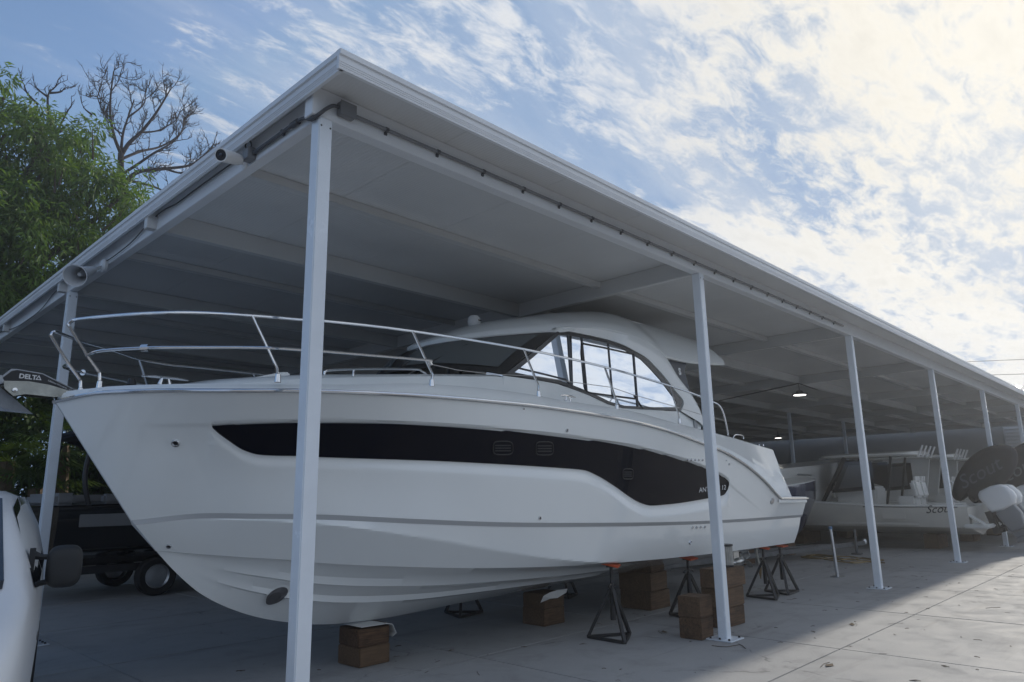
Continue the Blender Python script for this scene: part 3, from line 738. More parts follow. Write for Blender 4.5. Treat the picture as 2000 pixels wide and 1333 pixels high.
    for px, m_ in (([(1012, 722), (1040, 699), (1090, 656), (1107, 656), (1112, 738), (1062, 728)], BL1), ([(1117, 665), (1133, 667), (1142, 760), (1121, 750)], BL1), ([(1140, 674), (1162, 678), (1176, 770), (1152, 766)], BL2), ([(1164, 679), (1184, 684), (1194, 772), (1178, 771)], BL1)):
        MB().prism([cab(*q)-nrm*.05 for q in px], -nrm*.006).build('blind', m_, fo)
    mirror_mesh(fo)
    # cabin side below and round the windows
    low = [(983, 734), (1020, 739), (1060, 745), (1089, 750.5), (1128, 764.5), (1150, 773), (1187, 791), (1216, 798.7), (1274.5, 802), (1326, 804), (1340, 812), (1369, 832), (1369, 860), (1216, 835), (1097, 800), (983, 775)]
    panel('cabin_side', low, DECKM, B, off=.0, thick=.05)
    # arch pillar sweeping down behind the windows
    ai = [(1080, 645), (1091, 645.5), (1112.6, 649), (1157.5, 658), (1190, 666), (1216, 675), (1237, 686), (1259, 699), (1277, 716), (1296, 737), (1316, 763), (1333, 785), (1328, 804)]
    ao = [(1080, 642), (1091, 641), (1112, 640), (1160, 641), (1200, 648), (1235, 656), (1262, 668), (1286, 686), (1302, 707), (1320, 737), (1345, 770), (1364, 804), (1370, 834)]
    rows = [[], [], [], []]
    for a, b in zip(smooth_poly([cab(*p) for p in ai], 5), smooth_poly([cab(*p) for p in ao], 5)):
        rows[0].append(a-nrm*.03); rows[1].append(a+nrm*.020); rows[2].append(b*.75+a*.25+nrm*.055); rows[3].append(b+nrm*.035)
    rows.append([p-nrm*.10 for p in rows[3]])
    ar = MB().grid(rows).build('roof_arch', DECKM, B, smooth=True, angle=40); recalc(ar); ar.data.polygons.foreach_set('use_smooth', [True]*len(ar.data.polygons)); mirror_mesh(ar)
    # rear quarter glass with the S badge
    rg, rg2 = panel('quarter_glass', [(1292, 694), (1343, 706.5), (1340, 724.5), (1350.5, 765.5), (1356, 790), (1346, 770), (1320, 735)], mat('quarter_tint', (.035, .045, .06), .12, spec=.25), B, off=-.02, thick=.012)
    a = cab(1328, 731)+nrm*-.015; e = cab(1336.5, 733)+nrm*-.015; xax = (e-a).normalized(); yax = nrm.cross(xax).normalized(); yax = yax if yax.z > 0 else -yax
    M = Matrix.Translation(a) @ Matrix((xax, yax, xax.cross(yax))).transposed().to_4x4()
    text_mesh('badge', 'S', .135, M, mat('badge_white', (.8, .82, .83), .3), rg, extrude=.002, bold=.006)
    # windscreen: curved between the two front pillars
    Bs = cab(984, 733)+nrm*.006; Ts = cab(1093, 647)+nrm*.006
    Bc = Vector(onY(770, 727, YC)); Tc = Vector(onY(828, 676, YC))
    def wcurve(v, c, s):
        k = abs(v)**2.4; y = YC-(YC-s.y)*v
        return Vector((c.x+(s.x-c.x)*k, y, c.z+(s.z-c.z)*k))
    NV = 40
    vs = [-1+2*i/NV for i in range(NV+1)]
    R = [[wcurve(v, Bc, Bs)*(1-u)+wcurve(v, Tc, Ts)*u+Vector((-.05*math.sin(math.pi*u)*(1-abs(v)), 0, .03*math.sin(math.pi*u))) for v in vs] for u in np.linspace(0, 1, 13)]
    ws = MB().grid(R).build('windscreen_frame', MATS['window_black'], B, smooth=True)
    out = lambda p: p+Vector((-.008, -.004 if p.y < YC else .004, .008))
    WGL = mat('windscreen_glass', (.105, .118, .122), .10, spec=.5)
    for v0, v1 in ((.10, .93), (-.93, -.10)):
        g = [[out(wcurve(v, Bc, Bs)*(1-u)+wcurve(v, Tc, Ts)*u+Vector((-.05*math.sin(math.pi*u)*(1-abs(v)), 0, .03*math.sin(math.pi*u)))) for v in np.linspace(v0, v1, 18)] for u in np.linspace(.10, .88, 10)]
        MB().grid(g).build('windscreen_pane', WGL, ws, smooth=True)
    # wipers
    for v in (.12, .42):
        a = out(wcurve(v, Bc, Bs)*.95+wcurve(v, Tc, Ts)*.05)+Vector((-.02, 0, .02)); b_ = out(wcurve(v+.16, Bc, Bs)*.35+wcurve(v+.16, Tc, Ts)*.65)+Vector((-.02, 0, .02))
        MB().bar(a, b_, .012, .018).build('wiper', BLACKP, ws)
    # hardtop
    px_edge = [(1095, 645), (1130, 641), (1160, 641), (1200, 648), (1235, 658), (1262, 669), (1286, 688), (1295, 695), (1342, 706), (1380, 709.5), (1410, 711)]
    side = [cab(x, y)+nrm*.05 for x, y in px_edge]
    # front: windscreen top curve
    front = [wcurve(v, Tc, Ts)+Vector((-.04, 0, .012)) for v in (0, .3, .5, .65, .78, .88, .95)]
    E = smooth_poly(front+side, 4)
    sil = [(820, 678), (867, 655), (905, 641), (948, 628.5), (1025, 618), (1112, 608), (1165, 608.5), (1184, 612.5), (1252, 632), (1331, 662), (1396, 695), (1411, 710)]
    ys = 1.95
    K = [onY(x, y, ys) for x, y in sil]; zk = interp([p[0] for p in K], [p[2] for p in K])
    rows = []
    xa, xb = E[0].x, E[-1].x; NU = 60
    Eside = sorted([(p.x, p.y, p.z) for p in E])
    ex = [p[0] for p in Eside]; keep = [0]
    for i in range(1, len(ex)):
        if ex[i]-ex[keep[-1]] > .01: keep.append(i)
    fy = interp([Eside[i][0] for i in keep], [Eside[i][1] for i in keep]); fz = interp([Eside[i][0] for i in keep], [Eside[i][2] for i in keep])
    for i in range(NU+1):
        X = xa+(xb-xa)*(i/NU)**1.15
        ye, ze = fy(X), fz(X); top = max(zk(X), ze+.02) if i else ze+.01
        h = YC-ye; row = [(X, ye+.02, ze-.035), (X, ye, ze-.01)]
        for s in np.linspace(.97, -.97, 23): row.append((X, YC-h*s, ze+.02+(top-ze-.02)*(1-abs(s)**2.6)))
        row += [(X, 2*YC-ye, ze-.01), (X, 2*YC-ye-.02, ze-.035)]
        rows.append(row)
    ht = MB().grid(rows)
    und = [[(r[0][0], YC-(YC-r[0][1])*s, r[0][2]) for s in np.linspace(1, -1, 9)] for r in rows]; ht.grid(und, flip=True)
    ht.grid([rows[-1][2:-2], [(p[0]-.03, p[1], rows[-1][0][2]) for p in rows[-1][2:-2]]])
    hto = ht.build('hardtop', DECKM, B, smooth=True); recalc(hto); hto.data.polygons.foreach_set('use_smooth', [True]*len(hto.data.polygons)); hto.data.set_sharp_from_angle(angle=RADS(40))
    # roof grab rail
    yr = YC-.62
    for sgn in (1, -1):
        pr = [onY(1186, 617, yr), onY(1235, 629, yr), onY(1290, 645.5, yr), onY(1331, 662, yr)]
        P = [Vector((p[0], YC+(yr-YC)*sgn, p[2]+.005)) for p in pr]
        g = MB().tube([P[0]+Vector((-.03, 0, -.05))]+P+[P[-1]+Vector((.03, 0, -.05))], .012, 8)
        for p in P[1:3]: g.tube([p, p+Vector((0, 0, -.06))], .010, 6)
        g.build('roof_rail', CHROME, hto, smooth=True)
    # searchlight / radome on the brow
    ry = YC-.0; rc = Vector(onY(926, 643, ry+.0))
    rd = MB().lathe([(0, -.02), (.10, -.02), (.085, .03), (.06, .055), (.055, .07)], rc+Vector((0, 0, -.04)), n=24).build('light_base', DECKM, hto, smooth=True)
    MB().lathe([(.0, 0), (.058, .0), (.075, .02), (.082, .06), (.078, .10), (.055, .13), (0, .14)], rc+Vector((0, 0, .035)), n=26).build('searchlight', mat('searchlight_white', (.8, .8, .79), .28, coat=.4), hto, smooth=True)
    MB().box((rc.x+.02, rc.y-.083, rc.z+.10), (.05, .01, .012)).build('searchlight_mark', BLACKP, hto)
    # rails -----------------------------------------------------------------
    hb_rail = interp([-.9, -.87, -.6, -.3, .1, .6, 1.2, 2.2, 3.5, 5, 8], [.24, .25, .60, .88, 1.19, 1.36, 1.45, 1.53, 1.57, 1.58, 1.54])
    def rl(px): return [Vector(p) for p in line3(px, hb_rail)]
    RR = .0128
    up = rl([(141, 627), (150, 624.5), (198, 619), (279, 613), (372, 611), (493, 617), (589, 625), (640, 628), (804.5, 647), (1021.5, 682), (1183, 718), (1308, 754), (1366, 774), (1391, 785), (1403, 791), (1411, 803), (1417, 824.5), (1422, 851)])
    def bowpt(px): return [Vector(onY(x, y, YC-.24)) for x, y in px]
    bow = bowpt([(194, 758), (194, 731), (189, 721), (169, 693), (137, 641), (135.5, 633)])
    fb = bow[0]
    rail = MB().tube(smooth_poly(bow+up, 4), RR, 8).build('bow_rail', CHROME, B, smooth=True)
    lo = bowpt([(169, 695)])+rl([(198, 685.5), (279, 680), (341, 679), (511, 679.5), (589, 684), (640, 687.5), (829, 703.5), (838, 706), (843, 713)])
    MB().tube(smooth_poly(lo, 4), RR*.95, 8).build('lower_rail', CHROME, rail, smooth=True)
    j = rl([(276, 680.5), (290, 680)]); MB().tube(j, RR*2.1, 10).build('rail_joint', CHROME, rail, smooth=True)
    for bs, bd, tp in (((542, 744), (541, 719), (493, 617.5)), ((843, 753), (845, 732), (806, 648)), ((1052, 774), (1051, 753), (1023, 683)), ((1205, 800), (1203, 781), (1181.5, 718.5)), ((1327, 826), (1324, 806), (1308.6, 755))):
        q = rl([bs, bd, tp]); st = MB().tube([q[0], q[1], q[1]*.9+q[2]*.1+Vector((0, 0, 0)), q[2]], RR*.92, 8).build('stanchion', CHROME, rail, smooth=True)
        MB().lathe([(.026, -.012), (.024, .0), (.02, .05), (.014, .055)], q[0], n=12).build('stanchion_foot', CHROME, rail, smooth=True)
    MB().lathe([(.026, -.012), (.024, .0), (.02, .05), (.014, .055)], fb, n=12).build('stanchion_foot', CHROME, rail, smooth=True)
    wire = rl([(843, 712), (893, 723), (960, 731), (1045, 735), (1120, 747), (1194.5, 757), (1235, 771), (1313, 793), (1366, 809), (1416, 822)])
    MB().tube(wire, .004, 6).build('guard_wire', DULLST, rail, smooth=True)
    mirror_mesh(rail)
    # grab rail on the coachroof, cleats, hatch, deck light
    g = [Vector(onY(x, y, YC-1.0)) for x, y in [(634, 733), (640, 724), (700, 721), (780, 721), (815, 722), (822, 724), (832, 731)]]
    gr = MB().tube(smooth_poly(g, 3), .011, 8); p = Vector(onY(691, 722, YC-1.0)); gr.tube([p, p+Vector((0, 0, -.06))], .009, 6); go = gr.build('coachroof_rail', CHROME, B, smooth=True); mirror_mesh(go)
    def cleat(x, y, hbv, L=.11):
        p = Vector(onY(x, y, YC-hbv)); mbc = MB()
        mbc.tube([p+Vector((-L, 0, .05)), p+Vector((-L*.5, 0, .056)), p+Vector((L*.5, 0, .056)), p+Vector((L, 0, .05))], [.005, .011, .011, .005], 8)
        mbc.tube([p+Vector((-.04, 0, 0)), p+Vector((-.025, 0, .05))], [.016, .009], 8); mbc.tube([p+Vector((.04, 0, 0)), p+Vector((.025, 0, .05))], [.016, .009], 8)
        o = mbc.build('cleat', CHROME, B, smooth=True); mirror_mesh(o)
    cleat(1109, 784, hb_cap(3.2)-.02, .13); cleat(322, 752, .62, .17)
    p = Vector(onY(257, 752, YC-.3)); MB().lathe([(0, .05), (.025, .05), (.03, .03), (.035, 0)], p, n=14).build('deck_light', BLACKP, B, smooth=True)
    hp = [Vector(onY(x, y, YC-.55)) for x, y in [(455, 746), (550, 727), (566, 727), (570, 740)]]
    hbk = MB().prism(hp, (0, 1.1, 0)).build('sunpad_bolster', DECKM, B, bevel=.012); 
    # aft fittings
    q = [Vector(onY(x, y, YC-1.36)) for x, y in [(1431, 857), (1436, 850), (1450, 851), (1452, 858)]]
    hg = MB().tube(smooth_poly(q, 4), .011, 8).build('grab_handle', CHROME, B, smooth=True); mirror_mesh(hg)
    for x in (1483, 1491):
        p = Vector(onY(x, 872, YC-1.3)); MB().lathe([(0, .03), (.008, .03), (.012, 0)], p, n=8).build('rod_socket', CHROME, B)
    p = cab(1357, 829)+nrm*.01; MB().box(p, (.09, .02, .11)).build('cockpit_light', mat('light_grey_plastic', (.4, .42, .44), .4), B, bevel=.004)
    # anchor and bow roller -------------------------------------------------------
    def plate(name, px, y0, th, m, par):
        o = MB().prism([Vector(onY(x, y, y0)) for x, y in px], (0, th, 0)).build(name, m, par); recalc(o); return o
    # the anchor hangs from the roller; it is carried by the boat's bow
    ROLL_M = mat('roller_steel', (.30, .30, .27), .25, 1.0, var=.2, vscale=14)
    ra = plate('bow_roller', [(7, 744), (56, 745), (96, 752), (147, 767), (150, 772), (107, 776), (49.5, 770), (26, 774), (9, 759)], YC-.075, .008, ROLL_M, B)
    MB().prism([Vector(onY(x, y, YC-.075))+Vector((0, .15, 0)) for x, y in [(7, 744), (56, 745), (96, 752), (147, 767), (150, 772), (107, 776), (49.5, 770), (26, 774), (9, 759)]], (0, -.008, 0)).build('bow_roller', ROLL_M, B)
    p = Vector(onY(29, 762, YC-.08)); MB().lathe([(.018, .0), (.016, .006), (0, .008)], p, (0, -1, 0), 14).build('roller_bolt', CHROME, ra)
    AN = thing('anchor', Vector(onY(60, 745, YC)), 'black and galvanised anchor marked DELTA hanging at the yacht bow', 'anchor')
    GALV = mat('galvanised', (.36, .38, .40), .45, .55, var=.15, vscale=12)
    sh_px = [(-8, 741), (0, 738), (22.5, 720.5), (32.6, 721), (83, 729), (154, 764.5), (147, 768), (96, 754), (56, 747), (-2, 747)]
    shank = MB().prism([Vector(onY(x, y, YC-.02)) for x, y in sh_px], (0, .04, 0)).build('shank', GALV, AN, bevel=.003)
    plate('label_plate', [(5, 738.5), (23, 725), (34, 723), (83, 731.5), (150, 764.5), (147, 766), (96, 752), (56, 745.5), (9, 744)], YC-.0245, .004, BLACKP, AN)
    a = Vector(onY(36.5, 738.5, YC-.0255)); e = Vector(onY(81, 743.5, YC-.0255)); xax = (e-a).normalized(); yax = Vector((0, -1, 0)).cross(xax); yax = yax if yax.z > 0 else -yax
    M = Matrix.Translation(a) @ Matrix((xax, yax, xax.cross(yax))).transposed().to_4x4()
    WL = mat('label_white', (.75, .75, .74), .5)
    dm = text_mesh('lettering', 'DELT', .048, M, WL, AN, extrude=.0008, bold=.0016)
    tri = [Vector(onY(x, y, YC-.0255)) for x, y in [(69, 742), (76.5, 733), (81, 743.2)]]; cc = sum(tri, Vector())/3
    ti = [cc+(q-cc)*.5 for q in tri]
    MB().add(tri+ti, [(i, (i+1) % 3, (i+1) % 3+3, i+3) for i in range(3)]).build('lettering', WL, AN)
    a = Vector(onY(93, 744.5, YC-.0255)); e = Vector(onY(141, 765, YC-.0255)); xax = (e-a).normalized(); yax = Vector((0, -1, 0)).cross(xax); yax = yax if yax.z > 0 else -yax
    M = Matrix.Translation(a) @ Matrix((xax, yax, xax.cross(yax))).transposed().to_4x4(); text_mesh('small_lettering', 'Lifetime Warranty - Cast Tip', .019, M, WL, AN, extrude=.0005)
    # fluke: plough blade
    tip = Vector(onY(65, 809.5, YC)); heel = Vector(onY(-75, 762, YC)); cr = Vector(onY(5, 762, YC)); 
    v = [tip, heel+Vector((0, -.17, -.02)), heel+Vector((0, .17, -.02)), cr+Vector((-.03, 0, .03)), Vector(onY(0, 800, YC))+Vector((0, -.10, 0)), Vector(onY(0, 800, YC))+Vector((0, .10, 0))]
    fl = MB().add(v, [(0, 3, 4), (3, 1, 4), (0, 5, 3), (3, 5, 2), (3, 2, 1), (0, 4, 1), (0, 1, 2), (0, 2, 5)]).build('fluke', GALV, AN); recalc(fl)
    MB().bar(v[3]+Vector((.02, 0, .05)), v[3]+Vector((-.12, 0, -.02)), .05, .06).build('crown', GALV, AN)
    # drive leg with propeller ------------------------------------------------------
    d = Vector(onZ(1437, 1190, 0)); 
    yd = YC-.62; c = Vector(onY(1437, 1098, yd))
    leg = MB().lathe([(0, -.22), (.05, -.16), (.075, -.04), (.07, .10), (.055, .22), (.03, .28)], c, (1, 0, 0), 22).build('drive_leg', mat('drive_bronze', (.62, .63, .62), .22, .9), B, smooth=True)
    MB().box((c.x-.02, c.y, c.z+.16), (.22, .06, .26)).build('drive_strut', MATS['drive_bronze'], B, bevel=.02)
    fin = MB().prism([c+Vector((-.1, 0, -.05)), c+Vector((.12, 0, -.05)), c+Vector((.10, 0, -.24)), c+Vector((.02, 0, -.24))], (0, .03, 0)).build('skeg', MATS['drive_bronze'], B)
    for k in range(4):
        a = 2*math.pi*k/4+.4; u = Vector((0, math.cos(a), math.sin(a))); w2 = Vector((0, -math.sin(a), math.cos(a))); o = c+Vector((.25, 0, 0))
        v = [o+u*.03-w2*.02+Vector((-.03, 0, 0)), o+u*.10-w2*.06+Vector((-.05, 0, 0)), o+u*.17-w2*.03+Vector((-.02, 0, 0)), o+u*.18+w2*.03+Vector((.02, 0, 0)), o+u*.11+w2*.07+Vector((.05, 0, 0)), o+u*.03+w2*.025+Vector((.03, 0, 0))]
        MB().prism(v, (.006, 0, 0)).build('propeller_blade', MATS['drive_bronze'], leg)
    # blue-grey trim tab
    return B, bvh
YACHT, HULLBVH = yacht()
# ------------------------------------------------------------ under the yacht: stands and blocks
STEEL_B = mat('black_paint_steel', (.022, .023, .026), .42, var=.25, vscale=9, bump=.05, bscale=60)
PAD = mat('orange_pad', (.52, .085, .025), .55, var=.2, vscale=12)
def jackstand(x, y, ztop, rz, label, padtilt=0.):
    J = thing('boat_stand', (x, y, 0), label, 'boat stand', 'black tripod stands under the yacht', rz)
    zt = min(.52, ztop-.12)
    feet = [Vector((.29*math.cos(a), .29*math.sin(a), .015)) for a in (RADS(90), RADS(210), RADS(330))]
    for f in feet:
        MB().bar(f, Vector((f.x*.09, f.y*.09, zt)), .034, .034).build('leg', STEEL_B, J, local=True)
    for i in range(3): MB().bar(feet[i]+Vector((0, 0, .002)), feet[(i+1) % 3]+Vector((0, 0, .002)), .034, .03).build('base_bar', STEEL_B, J, local=True)
    MB().tube([(0, 0, .20), (0, 0, zt+.02)], .030, 12).build('collar_tube', STEEL_B, J, smooth=True, local=True)
    MB().tube([(0, 0, zt+.02), (0, 0, ztop-.03)], .019, 10).build('screw_shaft', STEEL_B, J, smooth=True, local=True)
    h = MB().tube(smooth_poly([(-.11, .02, zt+.035), (-.07, .01, zt+.06), (0, 0, zt+.055), (.07, -.01, zt+.06), (.12, -.02, zt+.03)], 4), .010, 8).build('handle', STEEL_B, J, smooth=True, local=True)
    MB().box((0, 0, ztop-.025), (.10, .10, .02)).build('pad_plate', STEEL_B, J, local=True)
    R = Matrix.Rotation(padtilt, 3, 'X')
    MB().box((0, 0, ztop-.004), (.26, .20, .022), R).build('pad', PAD, J, local=True, bevel=.006)
    return J
def hull_z(x, y):
    h = HULLBVH.ray_cast(Vector((x, y, 0.05)), Vector((0, 0, 1)), 4); return h[0].z if h[0] else .8
for (x, y, rz, lab) in ((4.47, .99, .5, 'black tripod boat stand with orange pad standing alone amidships nearest the camera'),
                        (6.22, 1.04, .15, 'black tripod boat stand half hidden behind the stacked timber by the post'),
                        (8.36, 1.00, .35, 'left one of the paired black boat stands under the yacht stern'),
                        (9.0, 1.02, .1, 'right one of the paired black boat stands under the yacht stern'),
                        (4.5, 3.52, .2, 'black boat stand on the far side between the two keel blocks'),
                        (6.6, 3.5, .4, 'black boat stand on the far side just right of the second keel block'),
                        (8.55, 3.5, .0, 'left black boat stand of the far pair deep below the stern'),
                        (9.0, 3.55, .5, 'right black boat stand of the far pair deep below the stern')):
    jackstand(x, y, hull_z(x, y)-.012, rz, lab, .22 if y < 2 else -.22)
def wood_mat():
    m = bpy.data.materials.new('old_timber'); m.use_nodes = True; t = NT(m.node_tree); b = t.n['Principled BSDF']
    tc = t.new('ShaderNodeTexCoord'); mp = t.new('ShaderNodeMapping'); t.link(tc.outputs['Object'], mp.inputs[0]); mp.inputs['Scale'].default_value = (3, 34, 34)
    n = t.new('ShaderNodeTexNoise'); t.link(mp.outputs[0], n.inputs['Vector']); n.inputs['Scale'].default_value = 1.6; n.inputs['Detail'].default_value = 6
    n2 = t.new('ShaderNodeTexNoise'); t.link(tc.outputs['Object'], n2.inputs['Vector']); n2.inputs['Scale'].default_value = 7; n2.inputs['Detail'].default_value = 4
    oi = t.new('ShaderNodeObjectInfo')
    c = t.mixc(t.maprange(n.outputs['Fac'], .3, .7), (.040, .022, .013), (.15, .085, .046))
    c = t.mixc(t.maprange(n2.outputs['Fac'], .5, .75, 0, .8), c, (.03, .019, .013))
    c = t.mixc(t.maprange(oi.outputs['Random'], 0, 1, 0, .45), c, (.16, .105, .06))
    t.link(c, b.inputs['Base Color']); b.inputs['Roughness'].default_value = .85
    bp = t.new('ShaderNodeBump'); bp.inputs['Strength'].default_value = .8; bp.inputs['Distance'].default_value = .008; t.link(n.outputs['Fac'], bp.inputs['Height']); t.link(bp.outputs[0], b.inputs['Normal'])
    return m
WOOD = wood_mat()
def block(c, d, rz, lab, group=None):
    o = MB().box((0, 0, 0), d).build('timber_block', WOOD, bevel=.008)
    bm = bmesh.new(); bm.from_mesh(o.data)
    for v in bm.verts: v.co += Vector((rnd.uniform(-1, 1), rnd.uniform(-1, 1), rnd.uniform(-.3, .3)))*.003
    bm.to_mesh(o.data); bm.free()
    o.location = c; o.rotation_euler = (0, 0, rz); return tag(o, lab, 'timber block', 'timber blocks under and beside the yacht')
zk1 = hull_z(2.02, YC)
b1 = (2.02, 2.22)
H1 = (zk1-.03)/2
block((b1[0], b1[1], .001+.0875), (.36, .36, .175), .03, 'lower brown timber block of the stack under the yacht forefoot')
block((b1[0]+.005, b1[1]+.01, .177+(zk1-.215)/2), (.36, .35, zk1-.215), -.02, 'upper brown timber block of the stack under the yacht forefoot')
block((b1[0]+.03, b1[1], zk1-.026), (.30, .24, .020), .02, 'thin timber wedge between forefoot and its block stack')
PAPER = mat('white_sheet', (.72, .72, .70), .7)
def sheet(name, pts, lab):
    o = MB().grid(pts).build(name, PAPER); sm = o.modifiers.new('thick', 'SOLIDIFY'); sm.thickness = .004; return tag(o, lab, 'sheet')
sheet('plastic_sheet', [[(1.86, 2.04, zk1-.012), (2.0, 2.03, zk1-.012), (2.15, 2.02, zk1-.014), (2.22, 2.03, zk1-.03), (2.27, 2.03, zk1-.12), (2.24, 2.05, zk1-.15)], [(1.86, 2.35, zk1-.012), (2.0, 2.35, zk1-.012), (2.15, 2.35, zk1-.014), (2.23, 2.30, zk1-.03), (2.30, 2.24, zk1-.12), (2.27, 2.20, zk1-.16)]], 'white plastic sheet draped over the front keel block stack')
zk2 = hull_z(4.72, YC); b2 = (4.72, 2.25)
block((b2[0], b2[1], .001+.10), (.40, .36, .20), .0, 'lower dark timber block of the second keel stack')
block((b2[0]+.01, b2[1], .203+(zk2-.25)/2), (.40, .35, zk2-.25), .03, 'upper dark timber block of the second keel stack')
sheet('plastic_sheet', [[(4.5, 2.05, zk2-.06), (4.62, 2.05, zk2-.03), (4.78, 2.06, zk2-.02), (4.95, 2.04, zk2-.02)], [(4.5, 2.10, zk2-.14), (4.6, 2.03, zk2-.10), (4.75, 2.04, zk2-.11), (4.9, 2.02, zk2-.06)]], 'crumpled pale sheet over the second keel stack')
# stacks beside the second post
pb = onZ(1375, 1247, 0)
block((5.12, .335, .111), (.29, .27, .22), .05, 'bottom timber block of the short stack left of the second post')
block((5.13, .34, .333), (.29, .27, .22), .02, 'top timber block of the short stack left of the second post')
for k, lab in enumerate(('bottom block of the tall timber stack behind the second post', 'middle block of the tall timber stack behind the second post', 'top light brown block of the tall timber stack behind the second post')):
    block((6.0+.01*k, .47-.01*k, .111+k*.222), (.60 if k > 1 else .50, .30, .22), -.04+.03*k, lab)
for k in range(3): block((6.55, 1.95+.02*k, .121+k*.242), (.50, .50, .24), .1*k, ('lowest', 'middle', 'highest')[k]+' block of the big dark timber stack under the yacht aft keel')
# pleated filter cartridge on the tall stack
fx, fy, fz = 6.10, .43, .668
fl = thing('filter_cartridge', (fx, fy, fz), 'round pleated filter cartridge with black rims standing on the tall timber stack', 'filter')
n = 48; vv = []
for z in (fz+.02, fz+.245): vv += [(fx+math.cos(2*math.pi*k/n)*(.088 if k % 2 else .076), fy+math.sin(2*math.pi*k/n)*(.088 if k % 2 else .076), z) for k in range(n)]
mk('pleats', vv, [(k, (k+1) % n, (k+1) % n+n, k+n) for k in range(n)], mat('filter_paper', (.42, .41, .38), .8, var=.15, vscale=20), fl)
for z in (fz, fz+.243): MB().lathe([(0, 0), (.093, 0), (.095, .01), (.093, .022), (.06, .022), (0, .018)], (fx, fy, z), n=28).build('rim', BLACKP, fl, smooth=True)
# strap hanging by the stern, leaning prop, trailer tongue, hoses
st = thing('hanging_hose', onY(1478, 1075, 1.2), 'pale hose with brass nozzle hanging below the yacht stern', 'hose')
P = [onY(x, y, 1.35) for x, y in [(1477, 1055), (1478, 1080), (1481, 1095), (1485, 1108)]]
MB().tube(smooth_poly(P, 4), [.018]*13, 8).build('hose', mat('hose_cream', (.55, .54, .48), .6), st, smooth=True)
P2 = [onY(x, y, 1.35) for x, y in [(1485, 1108), (1485, 1120), (1486, 1131)]]
MB().tube(P2, [.024, .022, .006], 8).build('nozzle', mat('nozzle_brass', (.25, .17, .08), .4, .6), st, smooth=True)
pp = thing('metal_prop', onZ(1636, 1126, 0), 'thin steel prop pole standing on the floor between the stands and the third post', 'prop pole')
a = Vector(onZ(1636, 1126, 0.01)); X = a.x; b_ = Vector(onX(1622, 1034, X))
MB().box((a.x, a.y, .006), (.24, .18, .01)).build('foot_plate', DULLST, pp); MB().tube([a, b_], .028, 10).build('tube', DULLST, pp, smooth=True); MB().tube([b_, b_+(b_-a).normalized()*.05], .036, 10).build('cap', mat('blue_plastic', (.10, .2, .35), .5), pp)
tg = thing('trailer_tongue', onZ(1560, 1090, 0), 'low grey galvanised trailer drawbar on the floor behind the stern stands', 'trailer')
GALV = MATS['galvanised']
ya = 2.35; p0 = Vector(onZ(1380, 1088, .26)); p1 = Vector((onY(1690, 1076, ya)[0], ya, .24)); p0 = Vector((p1.x-7.5, ya+1.2, .22))
GALV = mat('dull_galvanised', (.13, .135, .14), .55, .3, var=.2, vscale=6)
MB().bar(p0, p1, .08, .10).build('drawbar', GALV, tg); MB().bar(p0+Vector((0, 1.3, 0)), p1+Vector((-.2, .05, -.004)), .07, .09).build('drawbar', GALV, tg)
MB().lathe([(0, .12), (.05, .11), (.065, .05), (.06, 0), (0, 0)], p1+Vector((.0, 0, -.02)), n=14).build('coupling', DULLST, tg, smooth=True)
MB().tube([p1+Vector((-.6, 0, -.22)), p1+Vector((-.6, 0, .35))], .03, 10).build('jockey_leg', GALV, tg, smooth=True); MB().box((p1.x-.6, ya, .02), (.2, .2, .03)).build('jockey_foot', GALV, tg)
MB().box((p0.x+1.0, p0.y+.6, .14), (.5, .18, .28)).build('chock', GALV, tg)
hs = thing('floor_hoses', onZ(1650, 1088, 0), 'loose tan hoses lying in coils on the floor beside the third post', 'hose')
for k in range(5):
    r = random.Random(k); q = [onZ(1570+i*30+r.uniform(-8, 8), 1083+i*2.2+k*2+r.uniform(-4, 4), .012+.012*k) for i in range(6)]
    MB().tube(smooth_poly(q, 6), .014, 6).build('hose', mat('hose_tan%d' % (k % 2), ((.28, .20, .08), (.20, .15, .08))[k % 2], .6), hs, smooth=True)
# twigs and leaf litter
def litter():
    mb = MB(); r = random.Random(3)
    for k in range(170):
        x = r.uniform(1, 15); y = r.uniform(-3.2, 2.0) if x > 3 else r.uniform(.2, 3)
        L = r.uniform(.02, .09)*(3.0 if r.random() < .10 else 1); a = r.uniform(0, 6.28); c = Vector((x, y, .004)); u = Vector((math.cos(a), math.sin(a), 0))
        mb.tube([c-u*L/2, c+Vector((-u.y, u.x, 0))*L*.12*r.uniform(-1, 1)+Vector((0, 0, .004)), c+u*L/2], r.uniform(.0012, .003), 4, caps=False)
        if r.random() < .4:
            w = Vector((-u.y, u.x, 0))*L*.16; mb.add([c-u*L*.35+w+Vector((0,0,.002)), c+w*2, c+u*L*.35+w+Vector((0, 0, .008)), c+w*.1+Vector((0,0,.003))], [(0, 1, 2, 3)])
    # the longer curved stem in front of the second post
    mb.tube(smooth_poly([onZ(x, y, .006) for x, y in [(1390, 1261), (1405, 1263), (1420, 1263.5), (1435, 1261), (1447, 1260), (1456, 1267)]], 4), .0035, 5)
    o = mb.build('leaf_litter', mat('dry_twig', (.10, .075, .05), .9, var=.3, vscale=6)); tag(o, 'scattered dry twigs and leaves on the concrete', 'twigs', kind='stuff')
litter()
